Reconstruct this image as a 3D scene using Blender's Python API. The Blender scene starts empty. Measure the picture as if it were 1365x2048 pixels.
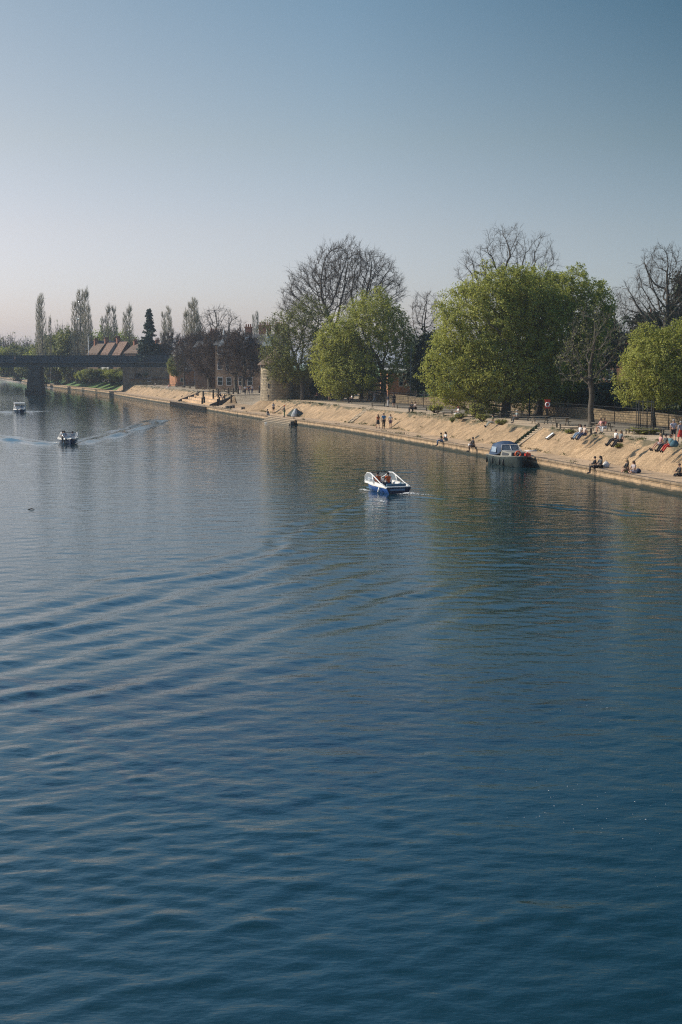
import bpy, math, random
import numpy as np
from mathutils import Vector, Matrix
random.seed(7)
R = math.radians
scene = bpy.context.scene
COL = scene.collection
CAMH = 8.8
PITCH = math.atan((1024-725)/2844.0)
CP, SP = math.cos(PITCH), math.sin(PITCH)

def P(px, py, z=0.0):
    """where the sight line of a place in the photo meets the level z (metres, camera above the origin)"""
    dx = (px-682.5)/2844.0; dy = (1024-py)/2844.0
    d = (dx, CP+dy*SP, -SP+dy*CP)
    t = (z-CAMH)/d[2]
    return Vector((d[0]*t, d[1]*t, z))

# ------------------------------------------------------------------ materials
def new_mat(name):
    m = bpy.data.materials.new(name); m.use_nodes = True
    nt = m.node_tree
    b = nt.nodes['Principled BSDF']
    return m, nt, b
def N(nt, t, **kw):
    n = nt.nodes.new(t)
    for k, v in kw.items():
        if k in n.inputs: n.inputs[k].default_value = v
        else: setattr(n, k, v)
    return n
def L(nt, a, b): nt.links.new(a, b)
def ramp(nt, fac, stops):
    r = nt.nodes.new('ShaderNodeValToRGB')
    cr = r.color_ramp
    while len(cr.elements) < len(stops): cr.elements.new(0.5)
    for e, (p, c) in zip(cr.elements, stops):
        e.position = p; e.color = (c[0], c[1], c[2], 1)
    L(nt, fac, r.inputs['Fac'])
    return r.outputs['Color']
def mix(nt, fac, a, b, mode='MIX'):
    m = nt.nodes.new('ShaderNodeMix'); m.data_type = 'RGBA'; m.blend_type = mode
    for sock, v in ((m.inputs[0], fac), (m.inputs[6], a), (m.inputs[7], b)):
        if hasattr(v, 'links'): L(nt, v, sock)
        elif isinstance(v, (int, float)): sock.default_value = v
        else: sock.default_value = (v[0], v[1], v[2], 1)
    return m.outputs[2]
def coords(nt, scale=(1,1,1), rotz=0, kind='Object'):
    tc = nt.nodes.new('ShaderNodeTexCoord'); mp = nt.nodes.new('ShaderNodeMapping')
    mp.inputs['Scale'].default_value = scale; mp.inputs['Rotation'].default_value = (0,0,rotz)
    L(nt, tc.outputs[kind], mp.inputs['Vector'])
    return mp.outputs['Vector']
def noise(nt, vec, scale, detail=4, rough=.55):
    n = N(nt, 'ShaderNodeTexNoise', Scale=scale, Detail=detail, Roughness=rough)
    L(nt, vec, n.inputs['Vector']); return n.outputs['Fac']
def bump(nt, b, h, strength=.4, dist=.02):
    n = N(nt, 'ShaderNodeBump', Strength=strength, Distance=dist)
    L(nt, h, n.inputs['Height']); L(nt, n.outputs['Normal'], b.inputs['Normal']); return n
_mc = {}
def plain(name, col, rough=.6, metal=0.0, var=.18, scale=9.0, coat=0.0):
    key = (name, col, rough)
    if key in _mc: return _mc[key]
    m, nt, b = new_mat(name)
    v = coords(nt)
    f = noise(nt, v, scale, 5)
    c = ramp(nt, f, [(.3, tuple(x*(1-var) for x in col)), (.7, tuple(min(1, x*(1+var)) for x in col))])
    L(nt, c, b.inputs['Base Color'])
    b.inputs['Roughness'].default_value = rough; b.inputs['Metallic'].default_value = metal
    b.inputs['Coat Weight'].default_value = coat
    bump(nt, b, f, .2, .01)
    _mc[key] = m
    return m
def cloth(col): return plain('cloth', col, .9, 0, .15, 14)
def stone_mat(name, c1, c2, mortar, sx=.6, sy=.28, msize=.02, axis='XZ', stain=None, algae=False, bumpd=.02):
    m, nt, b = new_mat(name)
    tc = nt.nodes.new('ShaderNodeTexCoord')
    sep = nt.nodes.new('ShaderNodeSeparateXYZ'); L(nt, tc.outputs['Object'], sep.inputs[0])
    cmb = nt.nodes.new('ShaderNodeCombineXYZ')
    ad = N(nt, 'ShaderNodeMath', operation='ADD'); L(nt, sep.outputs['X'], ad.inputs[0]); L(nt, sep.outputs['Y'], ad.inputs[1])
    L(nt, ad.outputs[0], cmb.inputs['X']); L(nt, sep.outputs['Z'], cmb.inputs['Y'])
    br = N(nt, 'ShaderNodeTexBrick', Scale=1.0)
    br.inputs['Brick Width'].default_value = sx; br.inputs['Row Height'].default_value = sy
    br.inputs['Mortar Size'].default_value = msize
    br.inputs['Color1'].default_value = (*c1, 1); br.inputs['Color2'].default_value = (*c2, 1); br.inputs['Mortar'].default_value = (*mortar, 1)
    L(nt, cmb.outputs[0], br.inputs['Vector'])
    f = noise(nt, tc.outputs['Object'], 1.3, 6, .65)
    dark = ramp(nt, f, [(.3, (.55, .55, .52)), (.62, (1.12, 1.1, 1.08))])
    c = mix(nt, 1.0, br.outputs['Color'], dark, 'MULTIPLY')
    if algae:
        zn = N(nt, 'ShaderNodeMath', operation='ADD'); L(nt, sep.outputs['Z'], zn.inputs[0])
        f2 = noise(nt, tc.outputs['Object'], .9, 4)
        mm = N(nt, 'ShaderNodeMath', operation='MULTIPLY'); L(nt, f2, mm.inputs[0]); mm.inputs[1].default_value = -.35
        L(nt, mm.outputs[0], zn.inputs[1])
        rr = ramp(nt, zn.outputs[0], [(0.0, (1, 1, 1)), (.2, (0, 0, 0))])
        c = mix(nt, rr, c, (.014, .016, .007))
    L(nt, c, b.inputs['Base Color']); b.inputs['Roughness'].default_value = .9
    ad2 = N(nt, 'ShaderNodeMath', operation='ADD'); L(nt, br.outputs['Fac'], ad2.inputs[0])
    m3 = N(nt, 'ShaderNodeMath', operation='MULTIPLY'); L(nt, f, m3.inputs[0]); m3.inputs[1].default_value = -.8
    L(nt, m3.outputs[0], ad2.inputs[1])
    bn = bump(nt, b, ad2.outputs[0], .5, bumpd); bn.invert = True
    return m

# ------------------------------------------------------------------ objects
def tag(o, label=None, cat=None, group=None, kind=None):
    if label: o['label'] = label
    if cat: o['category'] = cat
    if group: o['group'] = group
    if kind: o['kind'] = kind
    return o
def thing(name, label, cat, loc=(0,0,0), rotz=0.0, group=None, scale=1.0):
    o = bpy.data.objects.new(name, None); COL.objects.link(o)
    o.location = loc; o.rotation_euler = (0, 0, rotz); o.scale = (scale,)*3
    o.empty_display_size = .3
    return tag(o, label, cat, group)
def link_mesh(name, me, parent=None):
    o = bpy.data.objects.new(name, me); COL.objects.link(o)
    if parent is not None: o.parent = parent
    return o
def fast_mesh(name, V, faces, mats, midx=None, smooth=False):
    """V (n,3); faces: list of (m,k) int arrays; midx: list of material index per array"""
    me = bpy.data.meshes.new(name)
    V = np.asarray(V, dtype=np.float32)
    me.vertices.add(len(V)); me.vertices.foreach_set('co', V.ravel())
    tot = sum(f.size for f in faces); npoly = sum(len(f) for f in faces)
    me.loops.add(tot); me.polygons.add(npoly)
    me.loops.foreach_set('vertex_index', np.concatenate([f.ravel() for f in faces]).astype(np.int32))
    ks = np.concatenate([np.full(len(f), f.shape[1], dtype=np.int32) for f in faces])
    st = np.concatenate([[0], np.cumsum(ks)[:-1]]).astype(np.int32)
    me.polygons.foreach_set('loop_start', st)
    if midx is not None:
        me.polygons.foreach_set('material_index', np.concatenate([np.full(len(f), m, dtype=np.int32) for f, m in zip(faces, midx)]))
    if smooth: me.polygons.foreach_set('use_smooth', np.ones(npoly, dtype=bool))
    for m in mats: me.materials.append(m)
    me.update(calc_edges=True); me.validate()
    return me
class MB:
    def __init__(s): s.v = []; s.f = []; s.m = []; s.sm = []
    def add(s, vs, fs, mi=0, smooth=False):
        k = len(s.v); s.v += [tuple(v) for v in vs]
        for f in fs: s.f.append([k+i for i in f]); s.m.append(mi); s.sm.append(smooth)
        return s
    def box(s, c, d, rz=0.0, mi=0, taper=1.0, rx=0.0, ry=0.0):
        hx, hy, hz = d[0]/2, d[1]/2, d[2]/2
        M = Matrix.Rotation(rz, 3, 'Z') @ Matrix.Rotation(ry, 3, 'Y') @ Matrix.Rotation(rx, 3, 'X')
        vs = []
        for z in (-1, 1):
            t = 1.0 if z < 0 else taper
            for x, y in ((-1,-1),(1,-1),(1,1),(-1,1)):
                vs.append(M @ Vector((x*hx*t, y*hy*t, z*hz)) + Vector(c))
        return s.add(vs, [(3,2,1,0),(4,5,6,7),(0,1,5,4),(1,2,6,5),(2,3,7,6),(3,0,4,7)], mi)
    def tube(s, pts, rad, n=6, mi=0, smooth=True, cap=True, closed=False):
        pts = [Vector(p) for p in pts]
        if isinstance(rad, (int, float)): rad = [rad]*len(pts)
        vs = []; K = len(pts)
        up = None
        for i, p in enumerate(pts):
            if closed: t = pts[(i+1) % K]-pts[i-1]
            else: t = pts[min(i+1, K-1)]-pts[max(i-1, 0)]
            if t.length < 1e-9: t = Vector((0,0,1))
            t.normalize()
            if up is None: up = Vector((0,0,1)) if abs(t.z) < .9 else Vector((1,0,0))
            a = t.cross(up)
            if a.length < 1e-4: a = t.cross(Vector((0,1,0)))
            a.normalize(); b = t.cross(a).normalized(); up = -b if False else up
            for j in range(n):
                th = 2*math.pi*j/n
                vs.append(p + (a*math.cos(th)+b*math.sin(th))*rad[i])
        fs = []
        for i in range(K if closed else K-1):
            i2 = (i+1) % K
            for j in range(n):
                j2 = (j+1) % n
                fs.append((i*n+j, i*n+j2, i2*n+j2, i2*n+j))
        if cap and not closed:
            fs.append(tuple(range(n))[::-1]); fs.append(tuple((K-1)*n+j for j in range(n)))
        return s.add(vs, fs, mi, smooth)
    def rings(s, rings, mi=0, smooth=True, cap0=True, cap1=True, closed=True):
        n = len(rings[0]); vs = [v for r in rings for v in r]; fs = []
        for i in range(len(rings)-1):
            for j in range(n if closed else n-1):
                j2 = (j+1) % n
                fs.append((i*n+j, i*n+j2, (i+1)*n+j2, (i+1)*n+j))
        if cap0: fs.append(tuple(range(n))[::-1])
        if cap1: fs.append(tuple((len(rings)-1)*n+j for j in range(n)))
        return s.add(vs, fs, mi, smooth)
    def lathe(s, prof, n=24, c=(0,0,0), mi=0, smooth=True, cap0=True, cap1=True):
        return s.rings([[(c[0]+r*math.cos(2*math.pi*j/n), c[1]+r*math.sin(2*math.pi*j/n), c[2]+z) for j in range(n)] for r, z in prof], mi, smooth, cap0, cap1)
    def ball(s, c, r, mi=0, n=10, k=6):
        rs = [(max(r[0]*math.sin(math.pi*i/k), 1e-3), -math.cos(math.pi*i/k)) for i in range(k+1)]
        return s.rings([[(c[0]+q*math.cos(2*math.pi*j/n), c[1]+q*r[1]/r[0]*math.sin(2*math.pi*j/n), c[2]+r[2]*z) for j in range(n)] for q, z in rs], mi, True)
    def build(s, name, mats, parent=None):
        if not isinstance(mats, (list, tuple)): mats = [mats]
        me = bpy.data.meshes.new(name); me.from_pydata(s.v, [], s.f)
        me.polygons.foreach_set('material_index', s.m); me.polygons.foreach_set('use_smooth', s.sm)
        for m in mats: me.materials.append(m)
        me.update()
        return link_mesh(name, me, parent)
def copy_tree(o, parent=None):
    c = o.copy(); COL.objects.link(c)
    if parent is not None: c.parent = parent
    for ch in [x for x in bpy.data.objects if x.parent == o]: copy_tree(ch, c)
    return c
def dup(o, loc, rotz, label, group=None, scale=None):
    c = copy_tree(o); c.location = loc; c.rotation_euler = (0,0,rotz); c['label'] = label
    if group: c['group'] = group
    if scale: c.scale = (scale,)*3 if not isinstance(scale, tuple) else scale
    return c
def facing(v):  # rotation that turns local +Y to the direction v
    return math.atan2(-v[0], v[1])

# ------------------------------------------------------------------ the line of the quay
QP = [(62,-80),(45.2,0),(36,45),(22.6,93.4),(16.7,119.7),(12.6,136),(0.9,180.6),(-6.8,203),(-16,232),(-31.2,285),(-46.5,335),(-56.8,370),(-66,404),(-81,450),(-103,511),(-150,670),(-215,880),(-330,1100)]
QY = np.array([p[1] for p in QP], float); QX = np.array([p[0] for p in QP], float)
def _smooth():
    ys = np.arange(-80, 1101, 2.0); xs = np.interp(ys, QY, QX)
    k = np.hanning(19); k /= k.sum()
    pad = np.concatenate([xs[0]+(xs[0]-xs[1])*np.arange(9, 0, -1), xs, xs[-1]+(xs[-1]-xs[-2])*np.arange(1, 10)])
    return ys, np.convolve(pad, k, 'valid')
SY, SX = _smooth()
def qx(Y): return np.interp(Y, SY, SX)
def qn(Y):
    dx = (qx(Y+4)-qx(Y-4))/8.0; l = math.sqrt(1+dx*dx)
    return (1/l, -dx/l)      # unit normal, towards the land on the right
def T(Y, o, z=0.0):
    n = qn(Y); return Vector((qx(Y)+n[0]*o, Y+n[1]*o, z))
def sm(x, a, b):
    t = min(1, max(0, (x-a)/(b-a))); return t*t*(3-2*t)
ZL, ZU = .8, 2.7
def ground_z(Y, o):
    if o <= 0: return ZL
    if Y > 408:
        k = sm(Y, 408, 420); far = ZL + (3.2-ZL)*min(1, max(0, (o-3.2)/6.5))
    else: k = 0; far = 0
    base = ZL + (ZU-ZL)*min(1, max(0, (o-3.0)/2.6))
    slip = sm(Y, 233, 237)*(1-sm(Y, 263, 264))
    if slip > 0:
        ramp_ = ZL + (ZU-ZL)*min(1, max(0, (o-1.5)/15.0)); base = base*(1-slip)+ramp_*slip
    if o > 19:
        hill = (1-sm(Y, 215, 280)); base += hill*(2.3*sm(o, 19.5, 60)+2.0*sm(o, 60, 140))
    return base*(1-k)+far*k
# ------------------------------------------------------------------ terrain strips
QROT = math.atan(.27)
def paving(name, c1, c2, sx, sy, grain=1.0, stain=.5, dark=(.5,.5,.48), top=False):
    m, nt, b = new_mat(name)
    v = coords(nt, rotz=-QROT)
    br = N(nt, 'ShaderNodeTexBrick', Scale=1.0)
    br.inputs['Brick Width'].default_value = sx; br.inputs['Row Height'].default_value = sy
    br.inputs['Mortar Size'].default_value = .012
    br.inputs['Color1'].default_value = (*c1, 1); br.inputs['Color2'].default_value = (*c2, 1)
    br.inputs['Mortar'].default_value = (c1[0]*.5, c1[1]*.5, c1[2]*.5, 1)
    L(nt, v, br.inputs['Vector'])
    f1 = noise(nt, v, .35, 6, .6); f2 = noise(nt, v, 3.0, 6, .7)
    v3 = coords(nt, (.25, 1.6, 1), rotz=-QROT); f3 = noise(nt, v3, 1.0, 5, .65)
    c = mix(nt, 1.0, br.outputs['Color'], ramp(nt, f1, [(.32, (.72, .72, .7)), (.66, (1.15, 1.13, 1.1))]), 'MULTIPLY')
    c = mix(nt, 1.0, c, ramp(nt, f2, [(.3, (.78, .77, .76)), (.7, (1.15, 1.15, 1.15))]), 'MULTIPLY')
    c = mix(nt, stain, c, ramp(nt, f3, [(.38, dark), (.50, (1.06, 1.06, 1.06))]), 'MULTIPLY')
    f5 = noise(nt, v, 9.0, 3, .8)
    c = mix(nt, .8, c, ramp(nt, f5, [(.33, (.55, .54, .52)), (.5, (1, 1, 1)), (.7, (1.2, 1.2, 1.2))]), 'MULTIPLY')
    if top:
        tc = nt.nodes.new('ShaderNodeTexCoord'); sp = nt.nodes.new('ShaderNodeSeparateXYZ'); L(nt, tc.outputs['Object'], sp.inputs[0])
        zr = N(nt, 'ShaderNodeMapRange'); L(nt, sp.outputs['Z'], zr.inputs['Value']); zr.inputs['From Min'].default_value = 1.5; zr.inputs['From Max'].default_value = 2.7; zr.inputs['To Min'].default_value = -.30; zr.inputs['To Max'].default_value = .06
        v6 = coords(nt, (.9, .45, 1), rotz=-QROT); f6 = noise(nt, v6, .8, 6, .75)
        ad = N(nt, 'ShaderNodeMath', operation='ADD'); L(nt, zr.outputs[0], ad.inputs[0]); L(nt, f6, ad.inputs[1])
        c = mix(nt, ramp(nt, ad.outputs[0], [(.45, (0,0,0)), (.55, (.85,.85,.85))]), c, (.075, .07, .038))
    L(nt, c, b.inputs['Base Color']); b.inputs['Roughness'].default_value = .92
    a = N(nt, 'ShaderNodeMath', operation='ADD'); L(nt, f2, a.inputs[0]); L(nt, br.outputs['Fac'], a.inputs[1])
    bump(nt, b, f2, .6, .05*grain)
    return m
M_SLOPE = paving('slope_setts', (.36,.245,.14), (.49,.34,.205), .42, .2, 2.8, .4, (.50,.46,.40), True)
M_LOWER = paving('lower_paving', (.52,.36,.22), (.60,.42,.27), .9, .6, .8, .45)
M_UPPER = paving('upper_paving', (.56,.42,.28), (.62,.47,.32), .5, .3, .8, .5)
M_COBB = paving('cobbles', (.36,.285,.20), (.50,.40,.28), .22, .2, 1.5, .5)
M_QUAY = stone_mat('quay_stone', (.42,.29,.17), (.33,.225,.135), (.12,.09,.06), 1.1, .27, .02, algae=True)
M_COPE = stone_mat('coping_stone', (.28,.20,.13), (.22,.16,.1), (.07,.05,.04), 1.2, .5, .02)
def grass_mat(name, c1, c2):
    m, nt, b = new_mat(name); v = coords(nt)
    f = noise(nt, v, .25, 6, .6); g = noise(nt, v, 6.0, 4, .7)
    c = mix(nt, .5, ramp(nt, f, [(.3, c1), (.7, c2)]), ramp(nt, g, [(.3, c1), (.75, c2)]))
    L(nt, c, b.inputs['Base Color']); b.inputs['Roughness'].default_value = .9
    bump(nt, b, g, .8, .06); return m
M_LAWN = grass_mat('lawn_grass', (.045,.10,.012), (.075,.16,.02))
M_BANKG = grass_mat('bank_grass', (.06,.13,.03), (.12,.20,.045))
M_DIRT = paving('packed_earth', (.20,.17,.125), (.25,.205,.15), 3.0, 2.0, .8, .5)

def strip(name, offs, Ys, mat, mats=None, zfun=ground_z, smooth=False, label=None, jitter=0.0):
    V = []; rs = np.random.RandomState(3)
    for Y in Ys:
        for o in offs:
            p = T(Y, o); V.append((p.x, p.y, zfun(Y, o) + (rs.normal()*jitter if jitter else 0)))
    n = len(offs); m = len(Ys)
    i = np.arange(m-1)[:, None]*n + np.arange(n-1)[None, :]; i = i.ravel()
    F = np.stack([i, i+1, i+n+1, i+n], 1)
    me = fast_mesh(name, V, [F], [mat], smooth=smooth)
    return link_mesh(name, me)
Yall = np.concatenate([np.arange(-80, 80, 8.0), np.arange(80, 420, 2.0), np.arange(420, 1100, 8.0)])
Ys = lambda a, b: [y for y in Yall if a <= y <= b]
tag(strip('lower_promenade', np.linspace(.34, 3.0, 5), Ys(-80, 1100), M_LOWER, smooth=True), kind='structure')
Ysl = np.concatenate([np.arange(-80, 80, 4.0), np.arange(80, 232, .5), [233,234,235,236,237,240,245,250,255,260,263,263.5,264], np.arange(266, 410, 1.0)])
def zslope(Y, o):
    z = ground_z(Y, o)
    k = sm(o, 3.0, 3.3)*(1-sm(o, 5.3, 5.6))
    return z + k*.05*(math.sin(Y*1.7+o*2)*.5+math.sin(Y*.61+1.3)+math.sin(Y*4.3+o*5)*.4)
tag(strip('embankment_slope', np.linspace(3.0, 5.6, 14), Ysl, M_SLOPE, zfun=zslope, jitter=.012), kind='structure')
tag(strip('upper_promenade', [5.6, 6.2, 7.5, 9, 10.2], Ys(-80, 234), M_UPPER, smooth=True), kind='structure')
tag(strip('landing_plaza', [5.6, 6.5, 8, 10, 12, 14, 16, 17, 20, 24, 30, 36], Ys(234, 412), M_COBB, smooth=True), kind='structure')
tag(strip('tree_strip_ground', [10.2, 13, 16, 19.5], Ys(-80, 234), M_DIRT, smooth=True), kind='structure')
tag(strip('park_lawn', [19.5, 22, 26, 30, 36, 44, 52, 60, 75, 90, 110, 140, 200, 400, 900], Ys(-80, 412), M_LAWN, smooth=True,
    zfun=lambda Y, o: ground_z(Y, o)-(.02 if o > 19.5 and Y < 234 else (.15 if Y >= 234 and o < 37 else 0))), kind='structure')
tag(strip('grass_bank', [3.0, 3.2, 5, 7, 9.7, 14, 20, 40, 80, 200, 500, 1200], Ys(410, 1100), M_BANKG, smooth=True, zfun=lambda Y, o: ground_z(max(Y, 412), o)-.02*(o > 3)), kind='structure')
# ground of the other shore and everything beyond
V = []; F = []
ysb = list(Ys(-80, 1100))
for Y in ysb:
    a = T(Y, -63); V += [(a.x, a.y, -1), (a.x, a.y, 1.9), (a.x-9, a.y, 3.0), (a.x-900, a.y-40, 3.0)]
for i in range(len(ysb)-1):
    for j in range(3): F.append((i*4+j, i*4+j+1, i*4+j+5, i*4+j+4))
me = fast_mesh('left_bank', V, [np.array(F)], [M_BANKG]); tag(link_mesh('left_bank', me), kind='structure')
me = fast_mesh('far_ground', [(-4500,1040,1.2),(4500,1040,1.2),(4500,6000,1.2),(-4500,6000,1.2)], [np.array([[0,1,2,3]])], [M_BANKG])
tag(link_mesh('far_ground', me), kind='structure')
me = fast_mesh('riverbed_ground', [(-4500,-600,-2.5),(4500,-600,-2.5),(4500,1500,-2.5),(-4500,1500,-2.5)], [np.array([[0,1,2,3]])], [M_DIRT])
tag(link_mesh('riverbed_ground', me), kind='structure')

# quay wall with coping
def quay():
    t = thing('quay_wall', 'long low stone quay wall with dark coping running along the far side of the river', 'wall')
    ys = list(Ys(-80, 1100)); V = []; F = []
    for Y in ys:
        for o, z in ((-.1, -1.2), (0, .62), (.34, .62)):
            p = T(Y, o); V.append((p.x, p.y, z))
    for i in range(len(ys)-1):
        for j in range(2): F.append((i*3+j, i*3+3+j, i*3+4+j, i*3+1+j))
    link_mesh('wall_face', fast_mesh('wall_face', V, [np.array(F)], [M_QUAY]), t)
    V = []; F = []
    for Y in ys:
        for o, z in ((.0, .6), (-.06, .64), (-.06, .79), (-.03, .815), (.34, .815), (.34, .6)):
            p = T(Y, o); V.append((p.x, p.y, z))
    for i in range(len(ys)-1):
        for j in range(5): F.append((i*6+j, i*6+6+j, i*6+7+j, i*6+1+j))
    link_mesh('coping', fast_mesh('coping', V, [np.array(F)], [M_COPE]), t)
quay()

# ------------------------------------------------------------------ river
def river():
    rows = np.concatenate([np.arange(-80, 13, 6.0), np.exp(np.linspace(math.log(13.5), math.log(260), 1020)), np.arange(262, 1400, 9.0)])
    nc = 860; u = np.linspace(0, 1, nc)
    q = qx(np.minimum(rows, 1100)); l0 = q-70-np.where(rows > 640, (rows-640)*.9, 0); r0 = q+1.2+np.where(rows > 900, (rows-900)*.2, 0)
    # finer columns where the water lies open in front of the bridge
    X = l0[:, None]+(r0-l0)[:, None]*u[None, :]
    Y = np.repeat(rows[:, None], nc, 1)
    Z = np.zeros_like(X)
    rs = np.random.RandomState(11)
    dY = np.gradient(rows)[:, None]
    for i in range(130):
        lam = math.exp(rs.uniform(math.log(.27), math.log(3.2)))
        th = rs.normal(R(97), R(38)); k = 2*math.pi/lam
        a = .0046*lam/(2*math.pi)*(1.8 if lam < .8 else 1.25 if lam < 1.6 else .75)
        ph = rs.uniform(0, 6.28)
        att = np.clip((lam/np.maximum(dY, .08)-2.2)/3.0, 0, 1)
        Z += a*att*np.sin(k*(X*math.cos(th)+Y*math.sin(th))+ph)
    # slow patchiness: breezier and calmer areas
    patch = .75+.35*np.sin(X*.11+Y*.05+1)*np.sin(Y*.07-X*.03)+.25*np.sin(X*.31+Y*.23)*np.sin(Y*.17)
    Z *= patch
    def train(p0, p1, lam, amp, width, side, n, fade=(0, 1), curve=0.0):
        p0 = np.array(p0, float); p1 = np.array(p1, float); d = p1-p0; Ln = np.hypot(*d); d /= Ln; nn = np.array([-d[1], d[0]])*side
        al = ((X-p0[0])*d[0]+(Y-p0[1])*d[1])/Ln
        pe = (X-p0[0])*nn[0]+(Y-p0[1])*nn[1] - curve*np.sin(np.clip(al, 0, 1)*math.pi) + .25*np.sin(al*17)+.15*np.sin(al*31+1)
        w = np.clip(al/.08, 0, 1)*np.clip((1.12-al)/.3, 0, 1)
        e = np.exp(-((pe-width*.4)/width)**2)
        att = np.clip((lam/np.maximum(dY, .08)-2.0)/3.0, 0, 1)
        return amp*w*e*att*np.sin(2*math.pi*pe/lam + .6*np.sin(al*9))*(.8+.4*np.sin(al*23+pe))
    Z += train((2.6, 94), (-3.5, 62), 1.7, .035, 1.6, -1, 4)
    Z += train((-2.0, 66), (-13, 42), 2.2, .055, 3.4, 1, 4, curve=-1.0)
    Z += train((2, 60), (-14, 32), 1.8, .03, 5.5, 1, 4)
    Z += train((4.5, 94), (19, 80), 1.7, .028, 1.5, 1, 3)
    Z += train((15, 84), (17, 40), 2.2, .012, 5.0, 1, 3)
    Z += train((-28.6, 153), (-28, 224), 3.0, .20, 1.5, -1, 3)
    Z += train((-30.5, 152), (-52, 190), 3.0, .20, 1.5, 1, 3)
    Z += train((-56, 252), (-54, 310), 4.2, .2, 2.2, -1, 3)
    Z += train((-57, 250), (-84, 300), 4.2, .2, 2.2, 1, 3)
    V = np.stack([X, Y, Z], 2).reshape(-1, 3)
    m = len(rows); i = (np.arange(m-1)[:, None]*nc+np.arange(nc-1)[None, :]).ravel()
    F = np.stack([i, i+1, i+nc+1, i+nc], 1)
    mt, nt, b = new_mat('river_water')
    b.inputs['Base Color'].default_value = (.005, .026, .034, 1); b.inputs['Specular Tint'].default_value = (.72, .97, 1.0, 1)
    b.inputs['Roughness'].default_value = .03; b.inputs['IOR'].default_value = 1.43
    v = coords(nt, (1, 1.25, 1)); v2 = coords(nt, (.55, 1.3, 1), .25)
    f1 = noise(nt, v, 1.5, 3, .6); f2 = noise(nt, v2, 5.5, 4, .6); f3 = noise(nt, v2, .42, 3, .5)
    a = N(nt, 'ShaderNodeMath', operation='MULTIPLY'); L(nt, f2, a.inputs[0]); a.inputs[1].default_value = .34
    s_ = N(nt, 'ShaderNodeMath', operation='ADD'); L(nt, f1, s_.inputs[0]); L(nt, a.outputs[0], s_.inputs[1])
    a3 = N(nt, 'ShaderNodeMath', operation='MULTIPLY'); L(nt, f3, a3.inputs[0]); a3.inputs[1].default_value = .9
    s3 = N(nt, 'ShaderNodeMath', operation='ADD'); L(nt, s_.outputs[0], s3.inputs[0]); L(nt, a3.outputs[0], s3.inputs[1])
    bump(nt, b, s3.outputs[0], 1.0, .022)
    o = link_mesh('river_water', fast_mesh('river_water', V, [F], [mt], smooth=True))
    tag(o, kind='structure')
river()

# grass and weeds in the joints of the embankment
def joint_weeds():
    rs = np.random.RandomState(17); C = []
    for o, n, w, y0, y1 in ((5.62, 230, .16, 84, 232), (3.05, 120, .07, 84, 232), (4.3, 60, 1.1, 84, 232), (.36, 60, .04, 84, 330), (5.62, 90, .2, 266, 400), (4.2, 60, 1.0, 266, 400)):
        ys = rs.uniform(y0, y1, n); ys = ys[(np.sin(ys*.31)+np.sin(ys*.13+o)+rs.normal(0, .5, n)) > -.1]
        for Y in ys:
            oo = o+rs.normal(0, w); p = T(Y, oo); z = ground_z(Y, oo); k = rs.randint(10, 46); s_ = rs.uniform(.06, .26)*(1.7 if w < .5 and rs.uniform() < .15 else 1)
            q = rs.normal(0, 1, (k, 3))*[s_, s_*1.6, .35*s_]; q[:, 2] = np.abs(q[:, 2]); C.append(q+[p.x, p.y, z+.03])
    C = np.concatenate(C); n = len(C); a = rs.normal(0, .5, (n, 3)); a[:, 2] = 1; a /= np.linalg.norm(a, axis=1)[:, None]; b_ = rs.normal(0, 1, (n, 3)); b_[:, 2] = 0; b_ /= np.linalg.norm(b_, axis=1)[:, None]
    l = rs.uniform(.05, .16, (n, 1)); V = np.stack([C-b_*.035, C+b_*.035, C+a*l], 1).reshape(-1, 3)
    m, nt, b = new_mat('joint_weed'); f = noise(nt, coords(nt), .5, 3); L(nt, ramp(nt, f, [(.35, (.07,.065,.025)), (.65, (.08,.12,.03))]), b.inputs['Base Color']); b.inputs['Roughness'].default_value = .9
    o = link_mesh('joint_weeds', fast_mesh('joint_weeds', V, [np.arange(3*n).reshape(-1, 3)], [m])); tag(o, 'small weeds and grass growing in the joints of the sloping embankment', 'weeds', kind='stuff')
joint_weeds()
# ------------------------------------------------------------------ trees
def leaf_mat(name, c1, c2, trans=.35):
    m, nt, b = new_mat(name)
    g = nt.nodes.new('ShaderNodeNewGeometry')
    col = ramp(nt, g.outputs['Random Per Island'], [(0, c1), (1, c2)])
    f = noise(nt, coords(nt), .45, 3, .5)
    col = mix(nt, .6, col, ramp(nt, f, [(.3, (.7,.74,.6)), (.7, (1.25,1.18,1.1))]), 'MULTIPLY')
    L(nt, col, b.inputs['Base Color']); b.inputs['Roughness'].default_value = .65
    tr = nt.nodes.new('ShaderNodeBsdfTranslucent'); L(nt, col, tr.inputs['Color'])
    ms = nt.nodes.new('ShaderNodeMixShader'); ms.inputs[0].default_value = trans
    L(nt, b.outputs[0], ms.inputs[1]); L(nt, tr.outputs[0], ms.inputs[2])
    L(nt, ms.outputs[0], nt.nodes['Material Output'].inputs['Surface'])
    return m
M_BARK = plain('bark', (.085,.072,.058), .95, 0, .35, 3)
M_BARKL = plain('pale_bark', (.16,.14,.115), .95, 0, .35, 3)
M_TWIG = plain('twig', (.085,.066,.052), .9, 0, .25, 2)
M_TWIGB = plain('brown_twig', (.085,.058,.045), .9, 0, .3, .6)
M_TWIGP = plain('poplar_twig', (.33,.30,.22), .9, 0, .3, .3)
M_LEAF = leaf_mat('spring_leaf', (.30,.325,.07), (.43,.44,.095), .5)
M_LEAF2 = leaf_mat('fresh_leaf', (.285,.315,.065), (.41,.425,.09), .5)
M_LEAFO = leaf_mat('olive_leaf', (.15,.17,.045), (.23,.24,.065))
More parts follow.
